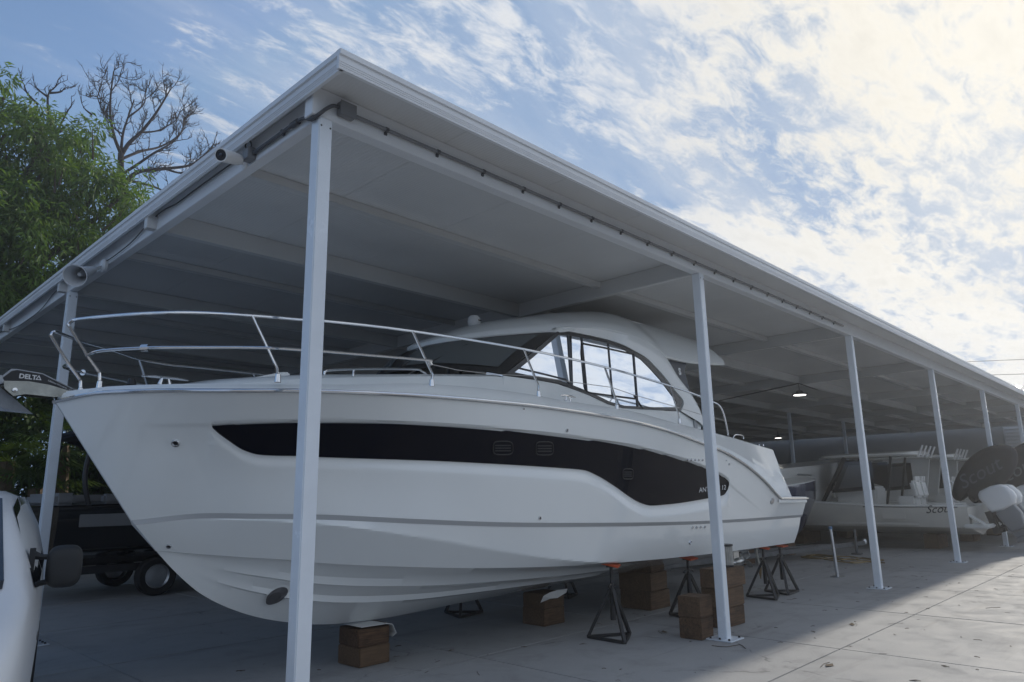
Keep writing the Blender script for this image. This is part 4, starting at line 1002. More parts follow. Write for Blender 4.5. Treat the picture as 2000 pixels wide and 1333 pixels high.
# ------------------------------------------------------------ plants
def leaf_mat(name, a, b, tr=.35, rough=.5):
    m = bpy.data.materials.new(name); m.use_nodes = True; t = NT(m.node_tree); t.n.clear(); MATS[name] = m
    out = t.new('ShaderNodeOutputMaterial'); g = t.new('ShaderNodeNewGeometry')
    n = t.new('ShaderNodeTexNoise'); t.link(g.outputs['Position'], n.inputs['Vector']); n.inputs['Scale'].default_value = .9; n.inputs['Detail'].default_value = 3
    f = t.math('MULTIPLY_ADD', g.outputs['Random Per Island'], .6, t.maprange(n.outputs['Fac'], .35, .65, 0., .4), clamp=True)
    c = t.mixc(f, a, b)
    pb = t.new('ShaderNodeBsdfPrincipled'); t.link(c, pb.inputs['Base Color']); pb.inputs['Roughness'].default_value = rough; pb.inputs['Specular IOR Level'].default_value = .4
    tl = t.new('ShaderNodeBsdfTranslucent'); t.link(t.mixc(.5, c, (b[0]*1.5, b[1]*1.35, b[2]*.6)), tl.inputs['Color'])
    mx = t.new('ShaderNodeMixShader'); mx.inputs[0].default_value = tr; t.link(pb.outputs[0], mx.inputs[1]); t.link(tl.outputs[0], mx.inputs[2]); t.link(mx.outputs[0], out.inputs[0])
    return m
BARK = mat('bark', (.075, .058, .045), .9, var=.35, vscale=5, bump=.6, bscale=18)
BARK2 = mat('dead_bark', (.030, .022, .021), .9, var=.3, vscale=4, bump=.5, bscale=20)
def leaves(name, clumps, per, L, Wd, droop, material, parent, seed=1, spread=1.0):
    """clumps: (x,y,z,r) ; sprays of long leaves hanging from short twigs"""
    R = np.random.RandomState(seed); C = np.asarray(clumps, float); n = len(C)*per
    idx = np.repeat(np.arange(len(C)), per)
    d = R.normal(size=(n, 3)); d /= np.linalg.norm(d, axis=1)[:, None]
    rad = C[idx, 3]*(R.uniform(.15, 1., n)**.5)
    p = C[idx, :3]+d*rad[:, None]*np.array([1, 1, .85])
    dirv = d*spread+R.normal(size=(n, 3))*.55; dirv[:, 2] -= droop; dirv /= np.linalg.norm(dirv, axis=1)[:, None]
    side = np.cross(dirv, R.normal(size=(n, 3))); side /= np.linalg.norm(side, axis=1)[:, None]
    l = L*R.uniform(.6, 1.25, n)[:, None]; w = Wd*R.uniform(.7, 1.2, n)[:, None]
    mid = p+dirv*l*.45+side*w*.5; mid2 = p+dirv*l*.45-side*w*.5
    tip = p+dirv*l; tip[:, 2] -= (l[:, 0]*.18)
    V = np.stack([p, mid, tip, mid2], 1).reshape(-1, 3)
    me = bpy.data.meshes.new(name); me.vertices.add(len(V)); c = V.mean(0); me.vertices.foreach_set('co', (V-c).ravel())
    me.loops.add(4*n); me.polygons.add(n)
    me.loops.foreach_set('vertex_index', np.arange(4*n)); me.polygons.foreach_set('loop_start', np.arange(n)*4); me.polygons.foreach_set('loop_total', np.full(n, 4))
    me.update(calc_edges=True); me.materials.append(material)
    o = bpy.data.objects.new(name, me); COL.objects.link(o); o.parent = parent; o.location = Vector(c)-world_loc(parent); return o
LEAF1 = leaf_mat('weeping_leaf', (.024, .066, .014), (.13, .23, .035), .45)
LEAF2 = leaf_mat('hedge_leaf', (.018, .045, .012), (.075, .13, .025), .35)
PALM = leaf_mat('palm_leaf', (.03, .07, .022), (.11, .18, .045), .35)
def big_tree():
    T = thing('leafy_tree', (.3, 20.2, 0), 'tall leafy green tree with drooping foliage behind the left roof edge', 'tree')
    R = random.Random(11); cl = []
    main0 = [(-.6, 19.6, 9.6, 2.6), (-3.0, 20.0, 9.8, 2.8), (.9, 19.2, 10.3, 1.9), (2.3, 19.0, 9.1, 1.75), (2.7, 19.0, 7.6, 1.7), (1.0, 19.0, 7.2, 2.2), (-1.5, 19.0, 6.4, 2.6), (-.5, 20.0, 11.5, 1.5), (-2.6, 20.2, 11.9, 1.7), (.8, 20, 11.2, 1.0), (3.2, 19.4, 6.2, 1.4), (4.3, 19.8, 6.9, 1.1), (4.9, 20.2, 7.3, .8), (2.0, 19.5, 5.4, 1.6), (-4.5, 20, 7.5, 2.5)]
    main = [(x+1.15, y-.4, z+.75, r*1.06) for x, y, z, r in main0]+[(3.4, 19, 10.6, 1.5), (1.9, 19, 11.6, 1.3), (.2, 19, 12.5, 1.2), (-1.6, 19.2, 13.0, 1.4), (4.2, 19, 8.6, 1.3), (4.6, 19, 9.6, .9), (0, 18.6, 9.0, 2.4), (2.2, 18.6, 8.2, 2.0), (-.5, 18.6, 6.0, 2.2), (2.6, 18.4, 6.0, 1.8)]
    for (x, y, z, r) in main:
        k = int(11*r*r)
        for _ in range(k):
            d = Vector((R.gauss(0, 1), R.gauss(0, 1), R.gauss(0, 1))).normalized(); q = r*R.uniform(.55, 1.0)
            cl.append((x+d.x*q, y+d.y*q, z+d.z*q*.9, R.uniform(.28, .6)))
    leaves('crown', cl, 72, .25, .055, .75, LEAF1, T, 5)
    tr = MB(); base = Vector((.3, 20.2, 0))
    tr.tube(smooth_poly([base, base+Vector((.1, 0, 2)), base+Vector((-.1, 0, 4)), base+Vector((.1, -.2, 6))], 4), [.34-.012*i for i in range(13)], 10)
    tr.build('trunk', BARK, T, smooth=True)
    lm = MB()
    for (x, y, z, r) in main:
        s = base+Vector((0, 0, R.uniform(3, 6))); e = Vector((x, y, z)); m_ = s.lerp(e, .5)+Vector((R.uniform(-.4, .4), R.uniform(-.4, .4), .5))
        lm.tube(smooth_poly([s, m_, e, e+Vector((R.uniform(-1, 1), -.4, r*.5))], 4), [.13-.008*i for i in range(13)], 7)
    for c in cl[::4]:
        p = Vector(c[:3]); lm.tube([p, p+Vector((R.uniform(-.4, .4), R.uniform(-.4, .4), -R.uniform(.3, .8)))], [.01, .03], 4)
    lm.build('limbs', BARK, T, smooth=True)
big_tree()
def bare_tree():
    YB = 23.5
    T = thing('bare_tree', tuple(onY(236, 640, YB)[:2])+(0,), 'dead leafless tree with fine branches against the blue sky', 'tree')
    P = lambda q, dy=0.: Vector(onY(q[0], q[1], YB+dy))
    R = random.Random(4)
    tr = MB(); bx = P((240, 420)); base = Vector((bx.x-.2, YB, 0))
    tr.tube(smooth_poly([base, base+Vector((.1, 0, 3)), base+Vector((-.1, 0, 6)), P((240, 420)), P((236, 360)), P((236, 300))], 4), [.26-.008*i for i in range(21)], 9); tr.build('trunk', BARK2, T, smooth=True)
    limbs = [([(236, 300), (224, 270), (216, 230), (216, 190), (222, 140)], .07, -.4), ([(236, 300), (240, 262), (250, 230), (262, 195)], .06, .5), ([(236, 305), (252, 280), (275, 259), (300, 228), (318, 200), (330, 180)], .085, .0),
             ([(240, 310), (275, 296), (310, 288), (340, 272), (362, 250)], .06, .8), ([(240, 340), (268, 322), (300, 300), (330, 283), (352, 262), (362, 230)], .06, -.8), ([(246, 355), (271, 336), (323, 330), (371, 323), (400, 302), (416, 284)], .085, -.3), ([(246, 352), (290, 362), (318, 373), (345, 392)], .06, .5),
             ([(323, 330), (355, 338), (385, 322)], .05, -.2), ([(216, 230), (200, 215), (190, 190)], .04, -.6), ([(240, 262), (222, 250), (205, 222)], .035, .4), ([(250, 230), (280, 205), (285, 180)], .04, .4), ([(275, 259), (310, 255), (345, 235)], .045, .2)]
    lm = MB(); tw = MB(); 
    def twig(p, d, L, r, depth):
        pts = [p]; q = p; dd = d.copy()
        n = 4
        for i in range(n):
            dd = (dd+Vector((R.gauss(0, .22), R.gauss(0, .22), R.gauss(.10, .2)))).normalized(); q = q+dd*L/n; pts.append(q)
        tw.tube(pts, [r*(1-.17*i) for i in range(n+1)], 4, caps=False)
        if depth:
            for i in range(1, n+1):
                for _ in range(2 if depth > 1 else 1+(R.random() < .5)):
                    a = (dd+Vector((R.gauss(0, .9), R.gauss(0, .9), R.gauss(.35, .6)))).normalized(); twig(pts[i], a, L*R.uniform(.35, .6), r*.6, depth-1)
    for px, r, dy in limbs:
        pts = smooth_poly([P(q, dy*min(1, i/2)) for i, q in enumerate(px)], 5)
        lm.tube(pts, [r*(1-.72*i/len(pts)) for i in range(len(pts))], 7)
        for i in range(4, len(pts), 3):
            d = (pts[i]-pts[i-1]).normalized()
            for _ in range(1 if i < len(pts)-5 else 2):
                a = (d+Vector((R.gauss(0, .8), R.gauss(0, .8), R.gauss(.25, .6)))).normalized(); twig(pts[i], a, R.uniform(.5, 1.1), .022, 2 if R.random() < .55 else 1)
    for px, dy in (([(95, 230), (93, 195), (97, 180), (108, 170), (113, 158)], .5), ([(94, 190), (80, 180), (72, 172)], .5), ([(75, 205), (55, 185), (47, 168)], .5), ([(97, 182), (118, 180), (126, 172)], .5), ([(110, 260), (128, 225), (138, 208)], .5), ([(180, 225), (166, 214)], .5)):
        pts = smooth_poly([P(q, dy) for q in px], 4); lm.tube(pts, [.045*(1-.7*i/len(pts)) for i in range(len(pts))], 6)
        for i in range(3, len(pts), 3): twig(pts[i], (pts[i]-pts[i-1]).normalized(), R.uniform(.3, .6), .02, 1)
    pts = smooth_poly([P((236, 360)), P((170, 330), .4), P((110, 270), .5), P((95, 230), .5)], 4); lm.tube(pts, .06, 6)
    lm.build('limbs', BARK2, T, smooth=True); tw.build('twigs', BARK2, T)
bare_tree()
def shrub(x, y, h, r, lab, seed, L=.16):
    T = thing('shrub', (x, y, 0), lab, 'shrub', 'shrubs behind the shed'); R = random.Random(seed); cl = []
    for k in range(int(72*r)):
        a = R.uniform(0, 6.28); q = r*math.sqrt(R.random()); cl.append((x+q*math.cos(a), y+q*math.sin(a)*.6, R.uniform(.3, h), R.uniform(.25, .5)))
    leaves('foliage', cl, 64, L*1.35, .085, .35, LEAF2, T, seed)
    st = MB()
    for k in range(5): st.tube([(x+R.uniform(-.2, .2), y, 0), (x+R.uniform(-r, r)*.6, y, h*.8)], [.05, .015], 6)
    st.build('stems', BARK, T)
for i, (x, y, h, r, lab) in enumerate([(-3.2, 17.6, 4.8, 1.9, 'dense green shrub at the far left behind the van'), (0.2, 17.8, 5.2, 1.9, 'tall green shrub behind the anchor and left post'), (3.6, 17.5, 5.0, 1.9, 'green shrub behind the yacht stem'), (6.8, 17.8, 4.8, 1.9, 'green shrub behind the yacht foredeck'), (-1.6, 19.6, 6.2, 2.1, 'back row bushy shrub behind the anchor'), (1.9, 19.8, 6.2, 2.1, 'back row bushy shrub behind the tall tree trunk'), (5.2, 19.6, 6.2, 2.1, 'back row bushy shrub behind the yacht bow')]): shrub(x, y, h, r, lab, 20+i)
def fan_palm(x, y, h, lab, seed, nl=16, R0=.85):
    T = thing('fan_palm', (x, y, 0), lab, 'palm', 'fan palms behind the shed'); R = random.Random(seed)
    MB().tube(smooth_poly([(x, y, 0), (x+.08, y, h*.5), (x, y, h)], 4), [.16]*9, 9).build('trunk', mat('palm_trunk', (.16, .12, .08), .9, var=.3, vscale=8, bump=.6, bscale=25), T, smooth=True)
    for k in range(nl):
        a = 2.4*k+R.uniform(-.3, .3); el = R.uniform(-.6, .9); d = Vector((math.cos(a)*math.cos(el), math.sin(a)*math.cos(el), math.sin(el)))
        p0 = Vector((x, y, h)); p1 = p0+d*R.uniform(.5, .9); mb = MB(); mb.tube([p0, (p0+p1)/2+Vector((0, 0, .05)), p1], .012, 5)
        u = d.cross(Vector((0, 0, 1))).normalized(); w = u.cross(d)
        for j in range(19):
            b = RADS(-115+230*j/18); e = (d*math.cos(b)+u*math.sin(b)).normalized(); L = R0*R.uniform(.8, 1.05)*(1-.25*abs(b)/2); s = e.cross(w)*.024
            m1 = p1+e*L*.55+w*.02; t1 = p1+e*L-Vector((0, 0, .22*L)); mb.add([p1, m1+s, t1, m1-s], [(0, 1, 2, 3)])
        mb.build('frond', PALM, T)
for x, y, h, lab, sd in ((.2, 15.9, 2.7, 'low fan palm behind the van roof', 1), (1.5, 15.8, 2.5, 'fan palm just left of the second side post', 2), (2.6, 15.9, 2.9, 'fan palm between the side post and the yacht stem', 3), (2.1, 15.7, 1.9, 'short fan palm behind the black boat', 5), (-.8, 16.2, 3.2, 'fan palm at the left picture edge', 6)): fan_palm(x, y, h, lab, sd)
# ------------------------------------------------------------ buildings behind
def buildings():
    B = thing('rear_building', (24, 16, 0), 'long plain grey building closing the back of the boat shed', 'building')
    WM = mat('grey_render', (.16, .16, .158), .9, var=.12, vscale=.7, bump=.3, bscale=12)
    MB().box2((10.5, 15.24, 0), (46, 21, 4.36)).build('wall', WM, B)
    rf = MB()
    for k in range(60): rf.box2((10.3+k*.6, 15.25, 4.37), (10.3+k*.6+.56, 21.3, 4.42))
    rf.build('roof', WHITE, B)
    for x in (14, 20, 26, 32): MB().box2((x, 15.21, .0), (x+2.6, 15.238, 2.9)).build('roller_door', mat('door_grey', (.22, .22, .22), .6), B)
    E_ = thing('end_building', (43, 3, 0), 'white building with ribbed metal roof beyond the far end of the shed', 'building')
    MB().box2((37.7, -3.2, 0), (50, 15.2, 4.9)).build('wall', mat('white_render', (.42, .42, .41), .8, var=.08, vscale=.8), E_)
    ro = MB()
    for k in range(32):
        y = -3.6+k*.6; ro.add([(37.3, y, 5.0), (45, y, 6.9), (45, y+.56, 6.9), (37.3, y+.56, 5.0), (37.3, y+.28, 5.06), (45, y+.28, 6.96)], [(0, 1, 5, 4), (4, 5, 2, 3)])
    ro.build('roof', mat('galv_roof', (.42, .43, .44), .4, .5, var=.1), E_); MB().box2((45.0, -3.6, 5), (45.1, 15.4, 6.88)).build('gable', MATS['white_render'], E_)
    w = onX(1985, 843, 37.67); fr = MB().box2((37.63, w[1]-.5, w[2]-.9), (37.69, w[1]+.5, w[2]+.9)).build('window', WPLAST, E_)
    for k in range(11): MB().box((37.62, w[1], w[2]-.8+k*.16), (.03, .86, .10), Matrix.Rotation(.5, 3, 'Y')).build('louvre_slat', WPLAST, fr)
    # power lines
    for i, (y0, y1) in enumerate(((706, 697), (733, 726))):
        a = onX(1870, y0, 60); b = onX(2050, y1, 60); d = b-a; a = a-d*1.2; b = b+d*3
        k = thing('power_line', (a+b)/2, ('upper', 'lower')[i]+' of two thin power lines crossing the sky at right', 'power line'); MB().tube([a, (a+b)/2+np.array([0, 0, -.15]), b], .02, 5).build('wire', BLACKP, k)
buildings()
# ------------------------------------------------------------ vehicles and other boats
def pillow(outline, axis, half, rings=4, power=2.2, inset=.55):
    """rounded solid from a flat outline: insets pushed out on both sides along axis"""
    P = [Vector(p) for p in outline]; c = sum(P, Vector())/len(P); ax = Vector(axis).normalized(); n = len(P); R = []
    for side in (1, -1):
        L = []
        for k in range(rings+1):
            t = k/rings; s = 1-inset*(t**2.2); off = half*(1-(1-t)**power)
            L.append([c+(p-c)*s+ax*off*side for p in P])
        R.append(L)
    mb = MB()
    for si, L in enumerate(R):
        mb.grid([r+[r[0]] for r in L], flip=bool(si)); mb.add(L[-1], [tuple(range(n))] if si == 0 else [tuple(range(n-1, -1, -1))])
    return mb
VANW = mat('van_paint', (.82, .84, .86), .3, coat=.3, var=.02, vscale=2)
VGLASS = mat('vehicle_glass', (.012, .016, .02), .05, coat=.8, spec=.6)
RUBBER = mat('tyre_rubber', (.018, .018, .019), .8, bump=.2, bscale=40)
def wheel(parent, c, r, w, axis=(1, 0, 0), name='wheel'):
    c = Vector(c); ax = Vector(axis)
    t = MB().lathe([(r*.62, -w*.45), (r*.9, -w*.5), (r, -w*.35), (r, w*.35), (r*.9, w*.5), (r*.62, w*.45)], c, axis, 28).build(name, RUBBER, parent, smooth=True, local=True)
    rim = MB().lathe([(0, w*.30), (r*.2, w*.32), (r*.55, w*.25), (r*.62, w*.44), (r*.64, w*.3), (r*.64, -w*.4)], c, axis, 24).build('rim', DULLST, None, smooth=True)
    rim.location = rim.location-t.location; rim.parent = t
def van():
    V = thing('white_van', (-2.33, -.22, 0), 'white van with large black side mirror at the left picture edge', 'van', rz=RADS(-14))
    # stations front (y=0) to rear: (y, half width, sill z, belt z, belt half, roof z, roof half)
    st = [(0, .62, .34, .62, .60, .70, .50), (.06, .76, .30, .78, .74, .84, .64), (.22, .84, .27, .92, .82, .97, .70), (.6, .885, .25, 1.00, .86, 1.06, .74), (1.02, .90, .24, 1.07, .875, 1.13, .78), (1.25, .905, .24, 1.09, .88, 1.26, .74), (1.62, .91, .24, 1.11, .885, 1.50, .68), (1.95, .91, .24, 1.12, .885, 1.635, .66), (2.4, .91, .24, 1.13, .885, 1.685, .67), (3.2, .91, .24, 1.14, .885, 1.69, .68), (4.1, .90, .25, 1.14, .875, 1.67, .68), (4.45, .87, .30, 1.13, .85, 1.60, .64), (4.52, .80, .36, 1.1, .80, 1.45, .58)]
    rows = []
    for (y, hw, zs, zb, hb, zr, hr) in st:
        half = [(hw*.90, zs), (hw*.985, zs+.06), (hw, zs+(zb-zs)*.45), (hw*.995, zs+(zb-zs)*.75), (hb, zb), ((hb+hr)/2+.03, zb+(zr-zb)*.5), (hr+.03, zb+(zr-zb)*.88), (hr*.86, zr-.01), (hr*.45, zr+.012), (0, zr+.018)]
        rows.append([(x, y, z) for x, z in half]+[(-x, y, z) for x, z in half[-2::-1]])
    mb = MB().grid(rows); mb.add(rows[0], [tuple(range(len(rows[0])))]); mb.add(rows[-1], [tuple(range(len(rows[-1])-1, -1, -1))])
    b = mb.build('body', VANW, V, smooth=True, local=True, angle=50); recalc(b); b.data.polygons.foreach_set('use_smooth', [True]*len(b.data.polygons))
    S = {s[0]: s for s in st}
    def side_pt(y, f, sgn, off=.008):
        # point on the glasshouse side, f from belt (0) to roof (1)
        ys = [s[0] for s in st]; g = lambda k: float(np.interp(y, ys, [s[k] for s in st]))
        hb, hr, zb, zr = g(4), g(6), g(3), g(5)
        x = hb+(((hb+hr)/2+.03)-hb)*min(f, .5)*2 if f < .5 else ((hb+hr)/2+.03)+((hr+.03)-((hb+hr)/2+.03))*(f-.5)/.38
        return Vector((sgn*(x+off), y, zb+(zr-zb)*f))
    for sgn in (1, -1):
        for nm, quad in (('door_window', [(1.36, .10), (1.95, .86), (2.38, .90), (2.38, .0), (1.6, -.02)]), ('side_window', [(2.45, .0), (2.45, .90), (3.3, .90), (3.3, .0)]), ('side_window', [(3.4, .0), (3.4, .90), (4.2, .86), (4.25, .0)])):
            P = [side_pt(y, f, sgn) for y, f in quad]; c = sum(P, Vector())/len(P)
            MB().add(P+[c], [(i, (i+1) % len(P), len(P)) for i in range(len(P))]).build(nm, VGLASS, V, local=True)
        # tow mirror on two arms
        m = side_pt(1.62, .26, sgn, 0)
        body = MB().tube([(m.x+sgn*.17, m.y-.02, m.z-.09), (m.x+sgn*.17, m.y-.02, m.z-.07)], .01, 6)
        mo = pillow([(m.x+sgn*(.165+.095*math.copysign(abs(math.cos(a))**.6, math.cos(a))), m.y-.03, m.z+.0+.125*math.copysign(abs(math.sin(a))**.6, math.sin(a))) for a in np.linspace(0, 2*math.pi, 24, endpoint=False)], (0, -1, 0), .05).build('mirror', mat('mirror_plastic', (.016, .018, .02), .5, bump=.1, bscale=120), V, smooth=True, local=True); recalc(mo)
        arm = MB().tube([(m.x-sgn*.01, m.y, m.z+.075), (m.x+sgn*.04, m.y-.005, m.z+.06), (m.x+sgn*.12, m.y-.02, m.z+.055)], [.03, .016, .016], 8); arm.tube([(m.x-sgn*.01, m.y, m.z-.11), (m.x+sgn*.04, m.y-.005, m.z-.095), (m.x+sgn*.12, m.y-.02, m.z-.08)], [.03, .016, .016], 8); arm.box((m.x-sgn*.004, m.y+.01, m.z-.02), (.03, .10, .26))
        arm.build('mirror_arm', MATS['mirror_plastic'], V, local=True)
        # headlamp with amber marker
        hp = pillow([(sgn*x, y, z) for x, y, z in [(.50, .03, .60), (.50, .035, .76), (.66, .09, .79), (.80, .20, .80), (.82, .22, .66), (.70, .10, .58)]], (sgn*.5, -1, .1), .03).build('headlamp', mat('headlamp_dark', (.03, .03, .032), .15, coat=.8), V, smooth=True, local=True); recalc(hp)
        MB().box((sgn*.80, .155, .70), (.05, .03, .09), Matrix.Rotation(sgn*-.8, 3, 'Z')).build('amber_lens', mat('amber_lens', (.75, .20, .02), .2, coat=.6), V, local=True)
        for y in (.85, 3.7): wheel(V, (sgn*.80, y, .33), .33, .22, (sgn, 0, 0))
        MB().box((sgn*.905, 2.3, .72), (.012, .16, .03)).build('door_handle', BLACKP, V, local=True)
    # windscreen, bonnet cowl, grille, bumper
    W0 = [(-.74, 1.16, 1.165), (0, 1.08, 1.185), (.74, 1.16, 1.165)]; W1 = [(-.645, 1.90, 1.60), (0, 1.86, 1.645), (.645, 1.90, 1.60)]
    MB().grid([[(x, y-.03, z+.025) for x, y, z in W0], [(x, y-.03, z+.022) for x, y, z in W1]]).build('windscreen', VGLASS, V, local=True)
    MB().grid([[(x, y-.10, z-.012) for x, y, z in W0], [(x, y-.02, z+.03) for x, y, z in W0]]).build('cowl', BLACKP, V, local=True)
    MB().box((0, .02, .62), (.80, .05, .14)).build('grille', BLACKP, V, local=True); MB().box((0, .02, .40), (1.36, .12, .17)).build('bumper', mat('bumper_grey', (.09, .09, .095), .5), V, local=True, bevel=.03)
van()
def loft_boat(parent, L, beam, z0, sheer, material, name='hull', bow=(0, 1, 0), keel_rise=.5, n=26, cut=.0):
    """runabout hull in local axes: stern at y=0, bow at y=L"""
    rows = []
    for i in range(n+1):
        t = i/n; y = L*t; f = (1-max(0, (t-.45)/.55)**2.1); h = beam/2*max(f, .0)**.8
        zs = sheer(t); zk = z0+keel_rise*max(0, (t-.62)/.38)**2.2*(sheer(1)-z0); zc = z0+.22+(zs-z0-.3)*max(0, (t-.5)/.5)**1.8*.8; hc = h*(.90-.35*max(0, (t-.4)/.6))
        half = [(h, zs), (h*1.01, zs-.05), (h*.985, zc+(zs-zc)*.45), (hc, zc), (hc*.96, zc-.02), (hc*.5, (zc+zk)/2-.01), (0, zk)]
        y2 = lambda z: y-(t**6)*.0
        rows.append([(-x, y+(.10*L*.6*(t**5))*((z-z0)/(zs-z0+1e-6)-.4), z) for x, z in half]+[(x, y+(.10*L*.6*(t**5))*((z-z0)/(zs-z0+1e-6)-.4), z) for x, z in half[-2::-1]])
    mb = MB().grid(rows); mb.add(rows[0], [tuple(range(len(rows[0])))])
    o = mb.build(name, material, parent, smooth=True, local=True, angle=32); recalc(o); o.data.polygons.foreach_set('use_smooth', [True]*len(o.data.polygons)); o.data.set_sharp_from_angle(angle=RADS(32))
    return o, rows
CREAM = mat('cream_gelcoat', (.70, .68, .62), .25, coat=.4, var=.03)
WGEL = mat('white_gelcoat_small', (.78, .78, .75), .25, coat=.4, var=.03)
NAVY = mat('navy_canvas', (.010, .013, .022), .8, var=.15, vscale=6, bump=.25, bscale=14)
TINT = mat('tinted_screen', (.02, .024, .032), .08, coat=.6)
def outboard(parent, x, y, tilt, cover=False):
    """outboard motor hung on a transom, local axes, stern towards -y"""
    R = Matrix.Rotation(tilt, 3, 'X'); piv = Vector((x, y, .92))
    def T(p): return piv+R @ (Vector(p))
    cowl = [(0, .06, .02), (0, .10, .10), (0, .15, .44), (0, .12, .54), (0, .04, .60), (0, -.25, .61), (0, -.46, .56), (0, -.56, .48), (0, -.62, .28), (0, -.60, .16), (0, -.50, .02), (0, -.2, -.02)]
    ob = pillow([T(p) for p in cowl], (1, 0, 0), .21, inset=.30).build('outboard_cowl', mat('outboard_white', (.74, .75, .75), .2, coat=.6), parent, smooth=True, local=True); recalc(ob)
    GR = mat('outboard_grey', (.20, .21, .225), .35, coat=.3)
    mid = pillow([T(p) for p in [(0, .02, .03), (0, -.46, .05), (0, -.50, -.20), (0, -.40, -.55), (0, -.05, -.55), (0, .02, -.15)]], (1, 0, 0), .13, inset=.25).build('outboard_midsection', GR, parent, smooth=True, local=True); recalc(mid)
    gc = MB().lathe([(0, -.42), (.05, -.36), (.075, -.2), (.075, .1), (.05, .22), (0, .24)], T((0, -.25, -.74)), R @ Vector((0, 1, 0)), 16).build('gearcase', GR, parent, smooth=True, local=True)
    MB().prism([T((-.012, -.02, -.55)), T((-.012, -.45, -.55)), T((-.012, -.40, -.70)), T((-.012, -.08, -.70))], (.024, 0, 0)).build('gearcase_strut', GR, parent, local=True)
    MB().prism([T((-.01, -.12, -.80)), T((-.01, -.42, -.80)), T((-.01, -.36, -1.0)), T((-.01, -.28, -1.0))], (.02, 0, 0)).build('skeg', GR, parent, local=True)
    br = MB()
    for dx in (-.12, .12): br.bar((x+dx, y+.16, .95), (x+dx, y+.02, .42), .05, .14)
    br.tube([T((-.13, .02, .0)), T((.13, .02, .0))], .04, 8); br.tube([(x-.09, y+.1, .5), T((-.05, -.05, -.35))], .03, 8); br.tube([(x+.09, y+.1, .5), T((.05, -.05, -.35))], .03, 8)
    br.build('bracket', BLACKP, parent, local=True)
    for k in range(3):
        a = 2*math.pi*k/3; u = Vector((math.cos(a), 0, math.sin(a))); w = Vector((-math.sin(a), 0, math.cos(a)))
        MB().prism([T(Vector((0, -.62, -.74))+u*.05-w*.03), T(Vector((0, -.66, -.74))+u*.17-w*.07), T(Vector((0, -.60, -.74))+u*.18+w*.04), T(Vector((0, -.58, -.74))+u*.05+w*.03)], R @ Vector((0, .008, 0))).build('propeller_blade', DULLST, parent, local=True)
    return ob
